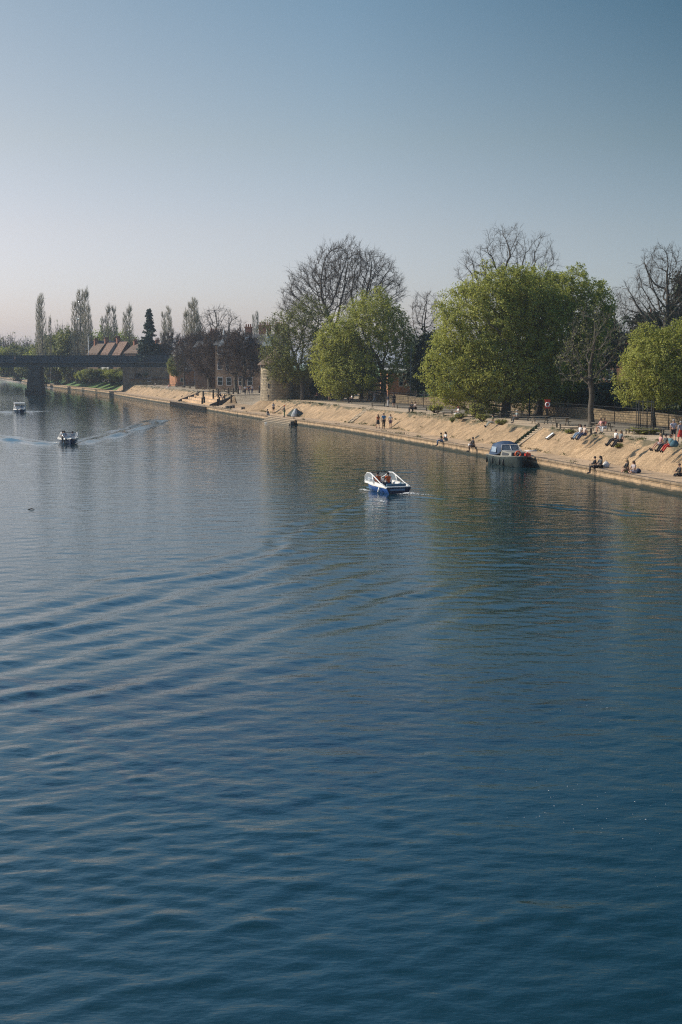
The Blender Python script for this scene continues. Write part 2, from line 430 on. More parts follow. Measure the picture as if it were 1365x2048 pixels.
M_LEAFD = leaf_mat('evergreen_leaf', (.018,.035,.014), (.035,.058,.02), .1)
M_LEAFN = leaf_mat('needle_leaf', (.028,.055,.04), (.045,.08,.055), .05)
M_LEAFW = leaf_mat('willow_leaf', (.22,.29,.05), (.32,.38,.07))

def colonize(att, nodes, parents, step, di, dk, iters, rs, wob=.15, trop=.0):
    nodes = [np.array(n, float) for n in nodes]; parents = list(parents)
    P0 = np.array(nodes); d = np.linalg.norm(att[:, None]-P0[None], axis=2)
    near = d.argmin(1); nd = d.min(1); alive = np.ones(len(att), bool)
    seen = set()
    for it in range(iters):
        act = alive & (nd < di)
        if not act.any():
            if it < 4 or not alive.any():
                if not alive.any(): break
                act = alive
            else: break
        idx = near[act]; dv = att[act]-np.array(nodes)[idx]; dv /= (np.linalg.norm(dv, axis=1)[:, None]+1e-9)
        acc = {}
        for i, v in zip(idx.tolist(), dv): acc[i] = acc.get(i, 0)+v
        new = []
        for i, v in acc.items():
            l = np.linalg.norm(v)
            if l < 1e-6: continue
            w = v/l+rs.normal(0, wob, 3); w[2] += trop; w /= np.linalg.norm(w)
            p = nodes[i]+w*step; key = (i, round(p[0]*3), round(p[1]*3), round(p[2]*3))
            if key in seen: continue
            seen.add(key); new.append((p, i))
        if not new: break
        k0 = len(nodes)
        for p, i in new: nodes.append(p); parents.append(i)
        NP = np.array([p for p, _ in new])
        for c in range(0, len(NP), 400):
            dd = np.linalg.norm(att[:, None]-NP[None, c:c+400], axis=2)
            j = dd.argmin(1); m = dd[np.arange(len(att)), j]; b = m < nd
            nd[b] = m[b]; near[b] = k0+c+j[b]
        alive &= nd > dk
    return np.array(nodes), np.array(parents)
def prisms(A, B, ra, rb, n, rs=None):
    A = np.asarray(A); B = np.asarray(B); d = B-A; d /= (np.linalg.norm(d, axis=1)[:, None]+1e-9)
    h = np.where(np.abs(d[:, 2:3]) < .9, [[0,0,1.0]], [[1.0,0,0]])
    u = np.cross(d, h); u /= np.linalg.norm(u, axis=1)[:, None]; w = np.cross(d, u)
    th = 2*np.pi*np.arange(n)/n
    ring = u[:, None]*np.cos(th)[None, :, None]+w[:, None]*np.sin(th)[None, :, None]
    V = np.concatenate([A[:, None]+ring*np.reshape(ra, (-1,1,1)), B[:, None]+ring*np.reshape(rb, (-1,1,1))], 1)
    base = np.arange(len(A))[:, None]*2*n; j = np.arange(n); j2 = (j+1) % n
    F = np.stack([base+j, base+j2, base+n+j2, base+n+j], 2).reshape(-1, 4)
    return V.reshape(-1, 3), F
def quads(C, size, rs, aspect=.7, face=None):
    n = len(C)
    if face is not None:      # leaves are held more or less outwards and up
        nn = face/(np.linalg.norm(face, axis=1)[:, None]+1e-6)+rs.normal(0, .85, (n, 3)); nn[:, 2] += .3; nn[:, 0] -= .15; a = rs.normal(0, 1, (n, 3)); a -= nn*((a*nn).sum(1)/(nn*nn).sum(1))[:, None]; a /= np.linalg.norm(a, axis=1)[:, None]
        b = np.cross(nn, a); b /= np.linalg.norm(b, axis=1)[:, None]; s = size*rs.uniform(.6, 1.4, (n, 1))
        V = np.stack([C-a*s, C+b*s*aspect, C+a*s, C-b*s*aspect], 1).reshape(-1, 3); return V, np.arange(4*n).reshape(-1, 4)
    a = rs.normal(0, 1, (n, 3)); a /= np.linalg.norm(a, axis=1)[:, None]
    b = rs.normal(0, 1, (n, 3)); b -= a*(a*b).sum(1)[:, None]; b /= np.linalg.norm(b, axis=1)[:, None]
    s = size*rs.uniform(.6, 1.4, (n, 1))
    V = np.stack([C-a*s, C+b*s*aspect, C+a*s, C-b*s*aspect], 1).reshape(-1, 3)
    return V, np.arange(4*n).reshape(-1, 4)
class Geo:
    def __init__(s): s.V = []; s.F = []; s.m = []; s.k = 0
    def add(s, V, F, m):
        if len(V) == 0: return
        s.V.append(V); s.F.append(F+s.k); s.m.append(m); s.k += len(V)
    def mesh(s, name, mats, smooth=False): return fast_mesh(name, np.concatenate(s.V), s.F, mats, s.m, smooth)
def ell_points(ells, n, rs, shell=.35):
    vol = np.array([e[3]*e[4]*e[5] for e in ells]); pick = rs.choice(len(ells), n, p=vol/vol.sum())
    E = np.array(ells)[pick]; v = rs.normal(0, 1, (n, 3)); v /= np.linalg.norm(v, axis=1)[:, None]
    r = rs.uniform(0, 1, (n, 1))**shell
    r *= 1+.09*np.sin(v[:, :1]*7+pick[:, None])*np.sin(v[:, 2:3]*6+2)
    return E[:, :3]+v*r*E[:, 3:6]
def tree_meshes(ells, trunk_top, rs, n_att=1300, step=.55, di=9, dk=1.0, lean=(0,0), twigs=3, twig_len=.8, twig_r=.014, leaves=0, leaf=.16, tip=.022,
                mats=(None,None,None), trunk_r=.35, shell=.35, trop=.02, sub=2, spread=.35, wob=.16, trunks=None, expo=2.35, droop=0.0, fill=.8, seed0=0):
    att = ell_points(ells, n_att, rs, shell)
    k = max(2, int(trunk_top/step)); nodes = []; par = []
    roots = trunks or [(0, 0, lean[0], lean[1])]
    for (bx, by, lx, ly) in roots:
        for i in range(k+1):
            t = i/k; nodes.append((bx+lx*t*trunk_top*(.6+.4*t)+.05*math.sin(i*1.3), by+ly*t*trunk_top, -.15+trunk_top*t)); par.append(len(nodes)-2 if i else -1)
    NP, PA = colonize(att, nodes, par, step, di, dk, 140, rs, wob, trop)
    n = len(NP); a = np.zeros(n); ch = np.zeros(n, int)
    for i in range(n-1, -1, -1):
        if ch[i] == 0: a[i] = 1
        if PA[i] >= 0: a[PA[i]] += a[i]; ch[PA[i]] += 1
    rad = tip*a**(1/expo); sc = trunk_r/rad.max() if trunk_r else 1
    rad = tip+(rad-tip)*max(sc, .2) if rad.max() > tip else rad
    flare = np.exp(-np.clip(NP[:, 2], 0, 9)/.5)*.35; rad = rad*(1+flare)
    e = np.where(PA >= 0)[0]; A = NP[PA[e]]; B = NP[e]; ra = np.minimum(rad[PA[e]], rad[e]*1.5); rb = rad[e]
    big = rb > .055
    tr = Geo(); V, F = prisms(A[big]-(B-A)[big]*.04, B[big]+(B-A)[big]*.04, ra[big], rb[big], 7); tr.add(V, F, 0)
    if len(V) == 0: V, F = prisms(A[:2], B[:2], ra[:2], rb[:2], 5); tr.add(V, F, 0)
    cr = Geo(); s_ = ~big; V, F = prisms(A[s_], B[s_], ra[s_], rb[s_], 3); cr.add(V, F, 0)
    # twigs
    thin = e[(a[e] < 5)]; D = NP[thin]-NP[PA[thin]]; D /= np.linalg.norm(D, axis=1)[:, None]
    S = np.repeat(NP[thin], twigs, 0); Dd = np.repeat(D, twigs, 0)
    Dd = Dd+rs.normal(0, spread*1.6, Dd.shape); Dd[:, 2] += .25-droop; Dd /= np.linalg.norm(Dd, axis=1)[:, None]
    Ln = twig_len*rs.uniform(.5, 1.3, (len(S), 1)); En = S+Dd*Ln
    V, F = prisms(S, En, twig_r*np.ones(len(S)), twig_r*.5*np.ones(len(S)), 3); cr.add(V, F, 0)
    tips = [En, S+Dd*Ln*.5]
    for q in range(sub):
        S2 = S+Dd*Ln*rs.uniform(.25, .9, (len(S), 1)); D2 = Dd+rs.normal(0, .55, Dd.shape); D2 /= np.linalg.norm(D2, axis=1)[:, None]
        E2 = S2+D2*Ln*.6*rs.uniform(.5, 1.2, (len(S), 1)); V, F = prisms(S2, E2, twig_r*.7*np.ones(len(S)), twig_r*.4*np.ones(len(S)), 3); cr.add(V, F, 0); tips.append(E2)
    if leaves:
        TP = np.concatenate(tips); c = TP[rs.randint(0, len(TP), leaves)]
        hole = np.sin(c[:, 0]*.9+1)*np.sin(c[:, 1]*.8+c[:, 2]*.5)*np.sin(c[:, 2]*1.1)  # thinner and thicker sprays
        c = c[rs.uniform(-.6, 1, len(c)) > hole*.9]
        
        e2 = ell_points(ells, int(len(c)*fill), rs, .22); g_ = np.sin(e2[:, 0]*1.3+seed0)*np.sin(e2[:, 1]*1.1+e2[:, 2]*.7)*np.sin(e2[:, 2]*1.5+e2[:, 0]*.6)
        e2 = e2[g_ > -.22+rs.normal(0, .12, len(e2))]
        c = np.concatenate([c, e2])
        cen = np.average(np.array(ells)[:, :3], axis=0, weights=[q[3]**3 for q in ells]); cen[2] -= 2
        c = c+rs.normal(0, leaf*1.2, c.shape); V, F = quads(c, leaf, rs, face=c-cen); cr.add(V, F, 1)
    return tr.mesh('trunk', [mats[0]], True), cr.mesh('crown', [mats[1], mats[2]] if mats[2] else [mats[1]])
_tc = {}
def px_ells(bpx, D, zb, ells):
    s = D/2844.0; out = []
    for cx, cy, rx, ry in ells: out.append(((cx-bpx)*s, 0, (725-cy)*s+CAMH-zb, rx*s, rx*s*.9, ry*s))
    return out
def add_tree(name, label, base, meshes, rotz=0, scale=1, cat='tree', group=None):
    t = thing(name, label, cat, base, rotz, group, scale)
    link_mesh('trunk', meshes[0], t); link_mesh('crown', meshes[1], t)
    return t
def px_tree(name, label, bpx, bpy_, z, ells, D=None, seed=1, group=None, tt=.3, **kw):
    rs = np.random.RandomState(seed)
    b = P(bpx, bpy_, z) if D is None else Vector(((bpx-682.5)/2844*D, D, z))
    E = px_ells(bpx, b.y, z, ells); low = min(e[2]-e[5] for e in E)
    ms = tree_meshes(E, max(1.2, kw.pop('trunk_top', low+1.0)), rs, **kw)
    return add_tree(name, label, b, ms, group=group)
BK = (M_BARK, M_TWIG, None)

# big leafy trees on the embankment
px_tree('spring_tree', 'broad bright green tree in new leaf right of the round tower, behind the benches', 768, 803, ZU,
        [(745,668,72,78),(690,690,60,72),(700,745,75,40),(790,690,42,70),(690,770,60,26),(745,765,50,26),(745,640,55,62),(650,720,35,55)], seed=3, n_att=1700, step=.6, dk=1.0, leaves=62000, leaf=.112, twigs=3, trunk_r=.5, mats=(M_BARK,M_TWIG,M_LEAF), trunk_top=4.0)
px_tree('spring_tree', 'slim leafy tree with dark trunk under the broad green crown by the tower', 723, 802, ZU,
        [(715,735,38,45),(690,700,40,45)], seed=4, n_att=500, step=.6, leaves=13000, leaf=.13, trunk_r=.3, mats=(M_BARK,M_TWIG,M_LEAF2), trunk_top=3.5)
px_tree('spring_tree', 'olive tree in thin leaf hanging over the round stone tower', 606, 796, ZU+.1,
        [(590,690,62,80),(560,690,40,60),(620,650,55,55),(575,735,45,35),(546,718,28,46),(545,665,24,34),(560,740,26,24)], seed=5, D=233, n_att=1300, step=.6, leaves=20000, leaf=.105, twigs=4, trunk_r=.4, mats=(M_BARK,M_TWIG,M_LEAFO), trunk_top=4)
px_tree('spring_tree', 'largest bright green tree, leaning dark trunk nearest the low golden wall', 1010, 833, ZU,
        [(965,650,105,95),(900,735,60,80),(1030,625,85,90),(985,740,110,70),(1000,590,80,55),(1050,740,45,85),(1085,650,60,85),(1090,745,45,60),(900,785,48,34),(960,792,60,28)], seed=6, n_att=2600, step=.6, dk=1.05, leaves=118000, leaf=.095, twigs=3, trunk_r=.55, lean=(.12,0), mats=(M_BARK,M_TWIG,M_LEAF), trunk_top=4.0)
px_tree('spring_tree', 'dark green leafy tree with trunk leaning right beside the red lifebuoy board', 1072, 839, ZU,
        [(1130,640,90,100),(1045,690,45,75),(1080,600,75,65),(1110,730,80,70),(1175,640,55,85),(1100,772,75,36),(1150,755,60,40)], D=167, seed=7, n_att=2400, step=.6, dk=1.05, leaves=86000, leaf=.10, twigs=3, trunk_r=.36, lean=(.35,0), mats=(M_BARK,M_TWIG,M_LEAF2), trunk_top=4.0)
px_tree('budding_tree', 'grey barked tree with forked pale limbs and few buds standing by the wooden benches', 1182, 854, ZU,
        [(1180,690,60,90),(1215,680,40,70),(1150,720,50,60)], seed=8, n_att=1000, step=.5, leaves=1300, fill=.15, leaf=.08, twigs=3, trunk_r=.32, mats=(M_BARK,M_BARKL,M_LEAFO), trunk_top=3.6, dk=1.0)
px_tree('spring_tree', 'young bright green tree growing inside the railed guard at the right edge', 1306, 858, ZU,
        [(1320,740,85,80),(1270,770,45,45),(1360,720,70,80),(1300,700,50,50)], D=131, seed=9, n_att=1500, step=.45, dk=.75, leaves=56000, leaf=.072, twigs=4, twig_len=.7, twig_r=.01, trunk_r=.22, mats=(M_BARK,M_TWIG,M_LEAF), trunk_top=2.0, tip=.016)
# tall bare trees behind
px_tree('bare_tree', 'tall bare tree towering behind the green tree next to the round tower', 684, 790, 3.2,
        [(685,565,75,80),(625,600,60,70),(745,580,60,72),(600,640,45,55)], D=262, seed=10, n_att=4200, step=.8, dk=1.0, twigs=4, twig_len=1.5, twig_r=.02, tip=.03, trunk_r=.6, sub=3, mats=BK, trunk_top=8, spread=.2, wob=.06, trop=.04)
px_tree('bare_tree', 'tall bare tree whose twisting top shows above the largest green tree', 1012, 800, 3.4,
        [(1010,520,55,65),(950,555,45,55),(1075,530,42,60),(1000,620,80,80)], D=205, seed=12, n_att=2000, step=.7, dk=1.1, twigs=4, twig_len=1.1, twig_r=.014, tip=.026, trunk_r=.55, mats=BK, trunk_top=9, wob=.2, sub=3)
px_tree('bare_tree', 'wide bare tree with straight dark trunk behind the young green tree, right edge', 1324, 800, 3.4,
        [(1320,565,58,75),(1285,610,55,55),(1370,600,60,80),(1250,600,25,35)], D=190, seed=13, n_att=2800, step=.65, dk=.9, wob=.09, sub=3, twigs=4, twig_len=1.0, twig_r=.014, tip=.026, trunk_r=.5, mats=BK, trunk_top=8.5)
px_tree('bare_tree', 'small bare fan shaped tree between the two big green trees', 850, 790, 3.2,
        [(850,625,30,42),(838,650,25,35)], D=240, seed=14, n_att=550, step=.6, dk=.9, twigs=4, twig_len=1.0, twig_r=.018, tip=.028, trunk_r=.25, mats=BK, trunk_top=8)
px_tree('bare_tree', 'thin bare tree with grey twigs beside the big green crowns, left of the brick house', 1228, 800, 3.2,
        [(1222,640,30,60),(1238,690,35,50)], D=205, seed=15, n_att=700, step=.6, dk=.9, twigs=4, twig_len=.9, twig_r=.016, trunk_r=.25, mats=BK, trunk_top=5)
# the darker thicket behind
def dark_tree(label, px, D, ells, seed, mat, leaves, tw=M_TWIG, name='evergreen_tree', leaf=.22, zb=3.4):
    px_tree(name, label, px, 0, zb, ells, D=D, seed=seed, n_att=700, step=.8, dk=1.2, leaves=leaves, leaf=leaf, twigs=4, twig_len=1.1, twig_r=.02, trunk_r=.3, mats=(M_BARK, tw, mat), trunk_top=4)
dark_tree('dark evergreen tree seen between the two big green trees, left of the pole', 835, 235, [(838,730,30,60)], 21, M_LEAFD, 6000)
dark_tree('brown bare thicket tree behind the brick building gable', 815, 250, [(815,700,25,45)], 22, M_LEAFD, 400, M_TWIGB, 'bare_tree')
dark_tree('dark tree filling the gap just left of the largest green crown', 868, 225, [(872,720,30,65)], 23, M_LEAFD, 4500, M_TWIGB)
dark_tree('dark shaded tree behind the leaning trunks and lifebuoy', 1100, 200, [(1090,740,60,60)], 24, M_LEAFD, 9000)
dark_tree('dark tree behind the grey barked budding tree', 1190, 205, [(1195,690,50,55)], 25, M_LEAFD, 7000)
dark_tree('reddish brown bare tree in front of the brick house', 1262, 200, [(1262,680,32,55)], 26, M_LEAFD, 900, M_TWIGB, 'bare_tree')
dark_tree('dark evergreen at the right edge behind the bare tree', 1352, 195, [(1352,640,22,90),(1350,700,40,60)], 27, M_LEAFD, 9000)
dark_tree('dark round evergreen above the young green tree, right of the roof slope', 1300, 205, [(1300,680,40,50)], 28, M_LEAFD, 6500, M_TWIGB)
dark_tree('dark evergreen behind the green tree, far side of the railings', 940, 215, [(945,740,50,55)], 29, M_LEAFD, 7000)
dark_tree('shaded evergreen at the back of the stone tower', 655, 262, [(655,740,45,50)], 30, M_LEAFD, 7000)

# landing trees: dense brown twigs
rs0 = np.random.RandomState(40)
for i, (px, py, ex) in enumerate([(488,785,[(492,715,34,48),(478,690,28,30)]),(472,783,[(468,712,30,45)]),(438,780,[(440,712,34,46),(430,690,28,28)]),
        (419,778,[(415,722,30,36)]),(404,777,[(400,705,28,42)]),(369,774,[(372,712,26,38)])]):
    lab = ['rightmost brown twiggy tree on the landing, closest to the round tower','brown twiggy tree second from the round tower on the landing','stout brown twiggy tree at the middle of the landing row',
           'low brown twiggy tree left of the stout middle one on the landing','tall brown twiggy tree left of centre on the landing','brown twiggy tree in front of the orange brick hut'][i]
    px_tree('bare_tree', lab, px, py, ZU, ex, seed=41+i, n_att=1300, step=.6, dk=.75, twigs=7, twig_len=1.1, twig_r=.032, tip=.035, trunk_r=.42 if i != 5 else .25, mats=(M_BARK,M_TWIGB,None), trunk_top=3.2, sub=2, group='trees of the landing row')
px_tree('spring_tree', 'small yellow green tree left of the orange brick hut', 353, 773, ZU, [(352,733,17,21)], seed=50, n_att=300, step=.5, leaves=5000, leaf=.14, trunk_r=.15, mats=(M_BARK,M_TWIG,M_LEAFO), trunk_top=3)
px_tree('bare_tree', 'round bare tree standing tall over the landing between the poplars and the terrace', 438, 768, ZU, [(425,655,26,40),(450,650,22,36),(437,690,35,30)], D=372, seed=51, n_att=1100, step=1.0, dk=1.3, twigs=4, twig_len=1.3, twig_r=.028, tip=.045, trunk_r=.5, mats=BK, trunk_top=7)
px_tree('bare_tree', 'thin bare tree against the sky just left of the chimney stacks', 482, 765, ZU, [(482,670,16,36)], D=372, seed=52, n_att=300, step=1.0, dk=1.3, twigs=4, twig_len=1.2, twig_r=.026, tip=.04, trunk_r=.3, mats=BK, trunk_top=7)
for i, (px, D, ex, lab) in enumerate([(395,395,[(395,700,30,28)],'brown thicket tree behind the landing row, under the widest poplar'),(345,400,[(345,690,22,26)],'brown bare tree behind the gabled house'),
        (455,390,[(455,690,26,26)],'brown bare tree behind the landing, left of the terrace')]):
    px_tree('bare_tree', lab, px, 0, ZU, ex, D=D, seed=55+i, n_att=900, step=1.0, dk=1.1, twigs=7, twig_len=1.4, twig_r=.04, tip=.045, trunk_r=.3, mats=(M_BARK,M_TWIGB,None), trunk_top=5)

# poplars
def poplar_meshes(h, r, rs, seedn=0):
    tr = Geo(); cr = Geo()
    zt = np.linspace(0, h*.96, 14); xs = np.cumsum(rs.normal(0, .05, 14)); A = np.stack([xs[:-1], 0*xs[:-1], zt[:-1]], 1); B = np.stack([xs[1:], 0*xs[1:], zt[1:]], 1)
    rr = .32*(1-np.arange(14)/13.5); V, F = prisms(A, B, rr[:-1], rr[1:], 6); tr.add(V, F, 0)
    n = 120; z0 = rs.uniform(.06, .9, n)**.9*h; az = rs.uniform(0, 6.28, n)
    env = r*np.sin(np.clip(z0/h, .04, 1)**.7*math.pi)**.6+.25
    ln = rs.uniform(.14, .26, n)*h*(1.12-z0/h*1.0)
    p = np.stack([np.interp(z0, zt, xs), 0*z0, z0], 1); out = env/ln*rs.uniform(.55, 1.05, n)
    for sgm in range(4):
        k = out*(1.3-.4*sgm); d = np.stack([np.cos(az)*k, np.sin(az)*k, np.ones(n)], 1); d /= np.linalg.norm(d, axis=1)[:, None]
        d += rs.normal(0, .04, d.shape); q = p+d*(ln/4)[:, None]
        r0 = .05*(1-sgm*.2); V, F = prisms(p, q, np.full(n, r0), np.full(n, r0*.8), 3); cr.add(V, F, 0)
        for t in range(6):
            s_ = p+(q-p)*rs.uniform(0, 1, (n, 1)); dd = d+rs.normal(0, .28, d.shape); dd[:, 2] += .35; dd /= np.linalg.norm(dd, axis=1)[:, None]
            V, F = prisms(s_, s_+dd*rs.uniform(.5, 1.5, (n, 1)), np.full(n, .022), np.full(n, .01), 3); cr.add(V, F, 0)
        p = q
    return tr.mesh('trunk', [M_BARKL], True), cr.mesh('crown', [M_TWIGP])
POP = [poplar_meshes(30, 2.9, np.random.RandomState(60+i)) for i in range(3)]
pops = [(83,592,700,455,.75,'short poplar at the left of the leftmost poplar group'),(93,582,700,455,1.0,'tallest poplar of the leftmost group'),(107,627,700,455,.6,'low thin poplar at the right of the leftmost group'),
 (152,598,700,450,1.0,'left poplar of the tallest poplar clump'),(163,573,700,450,1.15,'tallest poplar of the tallest clump, left stem'),(175,570,700,450,1.15,'tallest clump poplar standing right of its centre'),(185,608,700,450,1.0,'right poplar of the tallest poplar clump'),
 (212,628,700,460,.8,'left low poplar of the third group from the left'),(218,603,700,460,1.0,'higher middle poplar of the third group from the left'),(229,607,700,460,1.0,'right poplar of the third group from the left'),
 (255,620,700,470,.9,'left poplar of the pair left of the dark conifer'),(265,605,700,470,1.1,'right poplar of the pair left of the dark conifer'),
 (331,620,700,440,1.0,'left poplar of the group right of the dark conifer'),(339,606,700,440,1.1,'tall poplar right of the dark conifer'),
 (374,612,700,425,1.1,'left poplar of the wide group above the landing'),(386,600,700,425,1.2,'middle poplar of the wide group above the landing'),(394,590,700,425,1.3,'tallest poplar of the wide group above the landing'),(400,625,700,425,1.1,'right poplar of the wide group above the landing'),
 (508,625,700,470,.7,'left of two small far poplars by the chimney stacks'),(515,617,700,470,.7,'right of two small far poplars by the chimney stacks')]
for i, (px, ty, by, D, w, lab) in enumerate(pops):
    zb = 3.0; h = (725-ty)*D/2844+CAMH-zb; t = add_tree('poplar_tree', 'bare '+lab, ((px-682.5)/2844*D, D+3*math.sin(i*5), zb), POP[i % 3], rotz=i*1.9, group='bare poplars against the sky', cat='poplar')
    t.scale = (w*h/30, w*h/30, h/30)
# cedar-like conifer
def conifer_meshes(h, r, rs):
    tr = Geo(); cr = Geo(); V, F = prisms([[0,0,0]], [[0,0,h*.97]], [.4], [.05], 7); tr.add(V, F, 0)
    C = []
    for z in np.arange(h*.08, h*.99, h/30):
        t = 1-z/h; L_ = r*(t**.8)*rs.uniform(.75, 1.1)+.4
        for k in range(6):
            a = rs.uniform(0, 6.28); l = L_*rs.uniform(.35, 1.15); d = np.array([math.cos(a), math.sin(a), rs.uniform(.0, .25)])
            A = np.array([[0,0,z]]); B = A+d*l; V, F = prisms(A, B, [.07], [.02], 4); cr.add(V, F, 0)
            m = int(40*l+30); s_ = rs.uniform(.15, 1, (m, 1)); pts = A+d*l*s_+rs.normal(0, 1, (m, 3))*np.array([.28, .28, .16])*(1.2-.4*s_); pts[:, 2] -= .1*s_[:, 0]*l; C.append(pts)
    V, F = quads(np.concatenate(C), .24, rs); cr.add(V, F, 1)
    return tr.mesh('trunk', [M_BARK], True), cr.mesh('crown', [M_TWIG, M_LEAFN])
cm = conifer_meshes(19, 4.2, np.random.RandomState(70))
D = 400; add_tree('conifer_tree', 'dark blue green conifer with a pointed top between the poplars', ((302-682.5)/2844*D, D, 3), cm, cat='conifer').scale = (.85, .85, ((725-620)*D/2844+5.8)/19)
cm2 = conifer_meshes(12, 4.5, np.random.RandomState(71))
D = 396; add_tree('conifer_tree', 'low wide dark conifer at the foot of the pointed one, left side', ((289-682.5)/2844*D, D, 3), cm2, cat='conifer')
D = 402; add_tree('conifer_tree', 'low dark conifer just right of the pointed one', ((322-682.5)/2844*D, D, 3), cm2, rotz=2, cat='conifer').scale = (.8, .8, .9)

# trees and bushes beyond the railway bridge
def bush_meshes(r, h, rs, n, leaf, lm, tw=M_TWIG, stems=60, mean=.5):
    tr = Geo(); cr = Geo(); a = rs.uniform(0, 6.28, stems); rr = rs.uniform(0, 1, stems)**.5
    E = np.stack([np.cos(a)*rr*r, np.sin(a)*rr*r, h*(.35+.62*np.sqrt(np.clip(1-rr**2, 0, 1)))*rs.uniform(.8, 1.05, stems)], 1)
    S = E*np.array([.25, .25, 0]); M = (S+E)/2+rs.normal(0, .12*r, E.shape)*[1,1,.3]
    V, F = prisms(S, M, np.full(stems, .05), np.full(stems, .04), 4); tr.add(V, F, 0)
    V, F = prisms(M, E, np.full(stems, .04), np.full(stems, .015), 3); cr.add(V, F, 0)
    m = stems*14; b = M[rs.randint(0, stems, m)]; k = rs.randint(0, stems, m); b = M[k]+(E[k]-M[k])*rs.uniform(0, 1, (m, 1)); d = rs.normal(0, .6, (m, 3)); d[:, 2] += .6
    V, F = prisms(b, b+d*.45*max(.6, r/4), np.full(m, .02), np.full(m, .01), 3); cr.add(V, F, 0)
    k = rs.randint(0, m, n); C = b[k]+d[k]*.45*max(.6, r/4)*rs.uniform(0, 1.1, (n, 1))+rs.normal(0, leaf*1.6, (n, 3)); C[:, 2] = np.abs(C[:, 2])
    V, F = quads(C, leaf, rs, face=C-np.array([0,0,h*.2])); cr.add(V, F, 1)
    return tr.mesh('trunk', [M_BARK], True), cr.mesh('crown', [tw, lm])
def set_bush(name, lab, px, D, z, ms, w, h, rot=0, cat='bush', group=None, off=0):
    t = add_tree(name, lab, ((px-682.5)/2844*D, D, z), ms, rotz=rot, cat=cat, group=group); t.scale = (w, w, h); return t
rsb = np.random.RandomState(80)
BO = bush_meshes(4, 7, rsb, 13000, .17, M_LEAFO); BG = bush_meshes(4, 6, rsb, 12000, .17, M_LEAF2); BW = bush_meshes(4, 7, rsb, 6500, .17, M_LEAFW)
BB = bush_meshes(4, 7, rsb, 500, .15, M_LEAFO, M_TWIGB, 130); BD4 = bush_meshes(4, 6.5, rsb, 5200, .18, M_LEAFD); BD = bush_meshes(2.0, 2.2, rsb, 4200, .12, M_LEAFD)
for i, (px, ty, D, w, ms, lab) in enumerate([
  (150,655,470,2.1,BO,'wide olive tree crown above the bridge, below the tallest poplars'),(115,660,480,2.0,BO,'round olive tree above the bridge, left of the wide one'),(175,668,462,1.6,BB,'brown bare crown above the bridge beside the tiled roofs'),
  (88,682,520,1.7,BG,'green tree above the bridge pier'),(45,687,560,2.0,BO,'olive tree over the left part of the bridge'),(15,685,560,1.9,BG,'pale green tree at the left edge over the bridge'),
  (128,640,600,1.6,BB,'far grey round tree between the two leftmost poplar groups'),(60,672,640,2.4,BB,'far grey woodland tree left of the leftmost poplars'),(20,664,680,2.6,BB,'far grey woodland tree at the left edge of the horizon'),(-15,668,680,2.6,BB,'far grey woodland tree cut by the left edge'),
  (208,652,480,1.5,BW,'light green willow behind the tiled roofs'),(237,665,475,1.5,BW,'yellow green willow beneath the third poplar group'),(262,663,470,1.5,BW,'yellow green willow left of the dark conifer'),(246,674,470,1.0,BG,'small green tree behind the rightmost tiled roof'),
  (40,740,690,2.5,BB,'dark bare tree on the far river bend'),(5,735,880,4.5,BB,'dark woodland tree closing the river bend at the left edge'),(70,722,700,2.6,BB,'grey tree beyond the bridge pier')]):
    zb = 3.0; h = max(4, (725-ty)*D/2844+CAMH-zb)
    set_bush('round_tree', lab, px, D, zb, ms, w, h/7.0, i*1.3, 'tree')
for i, (px, D, w, h, ms, lab) in enumerate([(38,600,1.7,1.9,BG,'green riverside bush left of the bridge pier'),(95,520,1.35,1.25,BG,'big green riverside bush right of the bridge pier'),(118,512,1.2,1.15,BO,'olive riverside bush beneath the bridge, second from the pier'),
   (140,498,1.2,1.1,BG,'dense green riverside bush below the pale house fronts'),(162,486,1.0,.95,BO,'olive bush on the grass bank beneath the bridge'),(180,474,.8,.7,BG,'small green bush on the grass bank'),(230,436,.6,.55,BD,'dark low bush beside the bridge abutment'),(75,540,1.2,1.1,BO,'olive bush right behind the bridge pier')]):
    set_bush('riverside_bush', lab, px, D, 1.0 if i < 3 or i == 7 else 1.6, ms, w, h, i*2.1, 'bush')
for i in range(11):
    o = 26+((i*7) % 5)*2; px = 60+i*26; D = 520+((i*37) % 70)
    set_bush('round_tree', ['olive','brown','green'][i % 3]+' tree behind the far grass bank under the bridge deck, '+['leftmost','second from left','third from left','fourth from left','fifth from left','middle','sixth from right','fourth from right','third from right','second from right','rightmost'][i], px, D, 3.0, [BO,BB,BG][i % 3], 1.3, .95, i, 'tree', 'trees behind the far bank')
for i, (px, ms) in enumerate([(188,BO),(200,BG),(213,BO),(226,BG),(240,BO),(172,BG),(256,BG),(275,BD4)]):
    set_bush('garden_bush', ['olive','green','olive','green','olive','green','green','dark evergreen'][i]+' bush in front of the house walls under the bridge deck, '+['third','fourth','fifth','sixth','seventh','second','eighth','last'][i]+' from left', px, 421+(i % 3)*3, 3.0, ms, .8, .62, i*1.7, 'bush', 'bushes under the bridge deck')
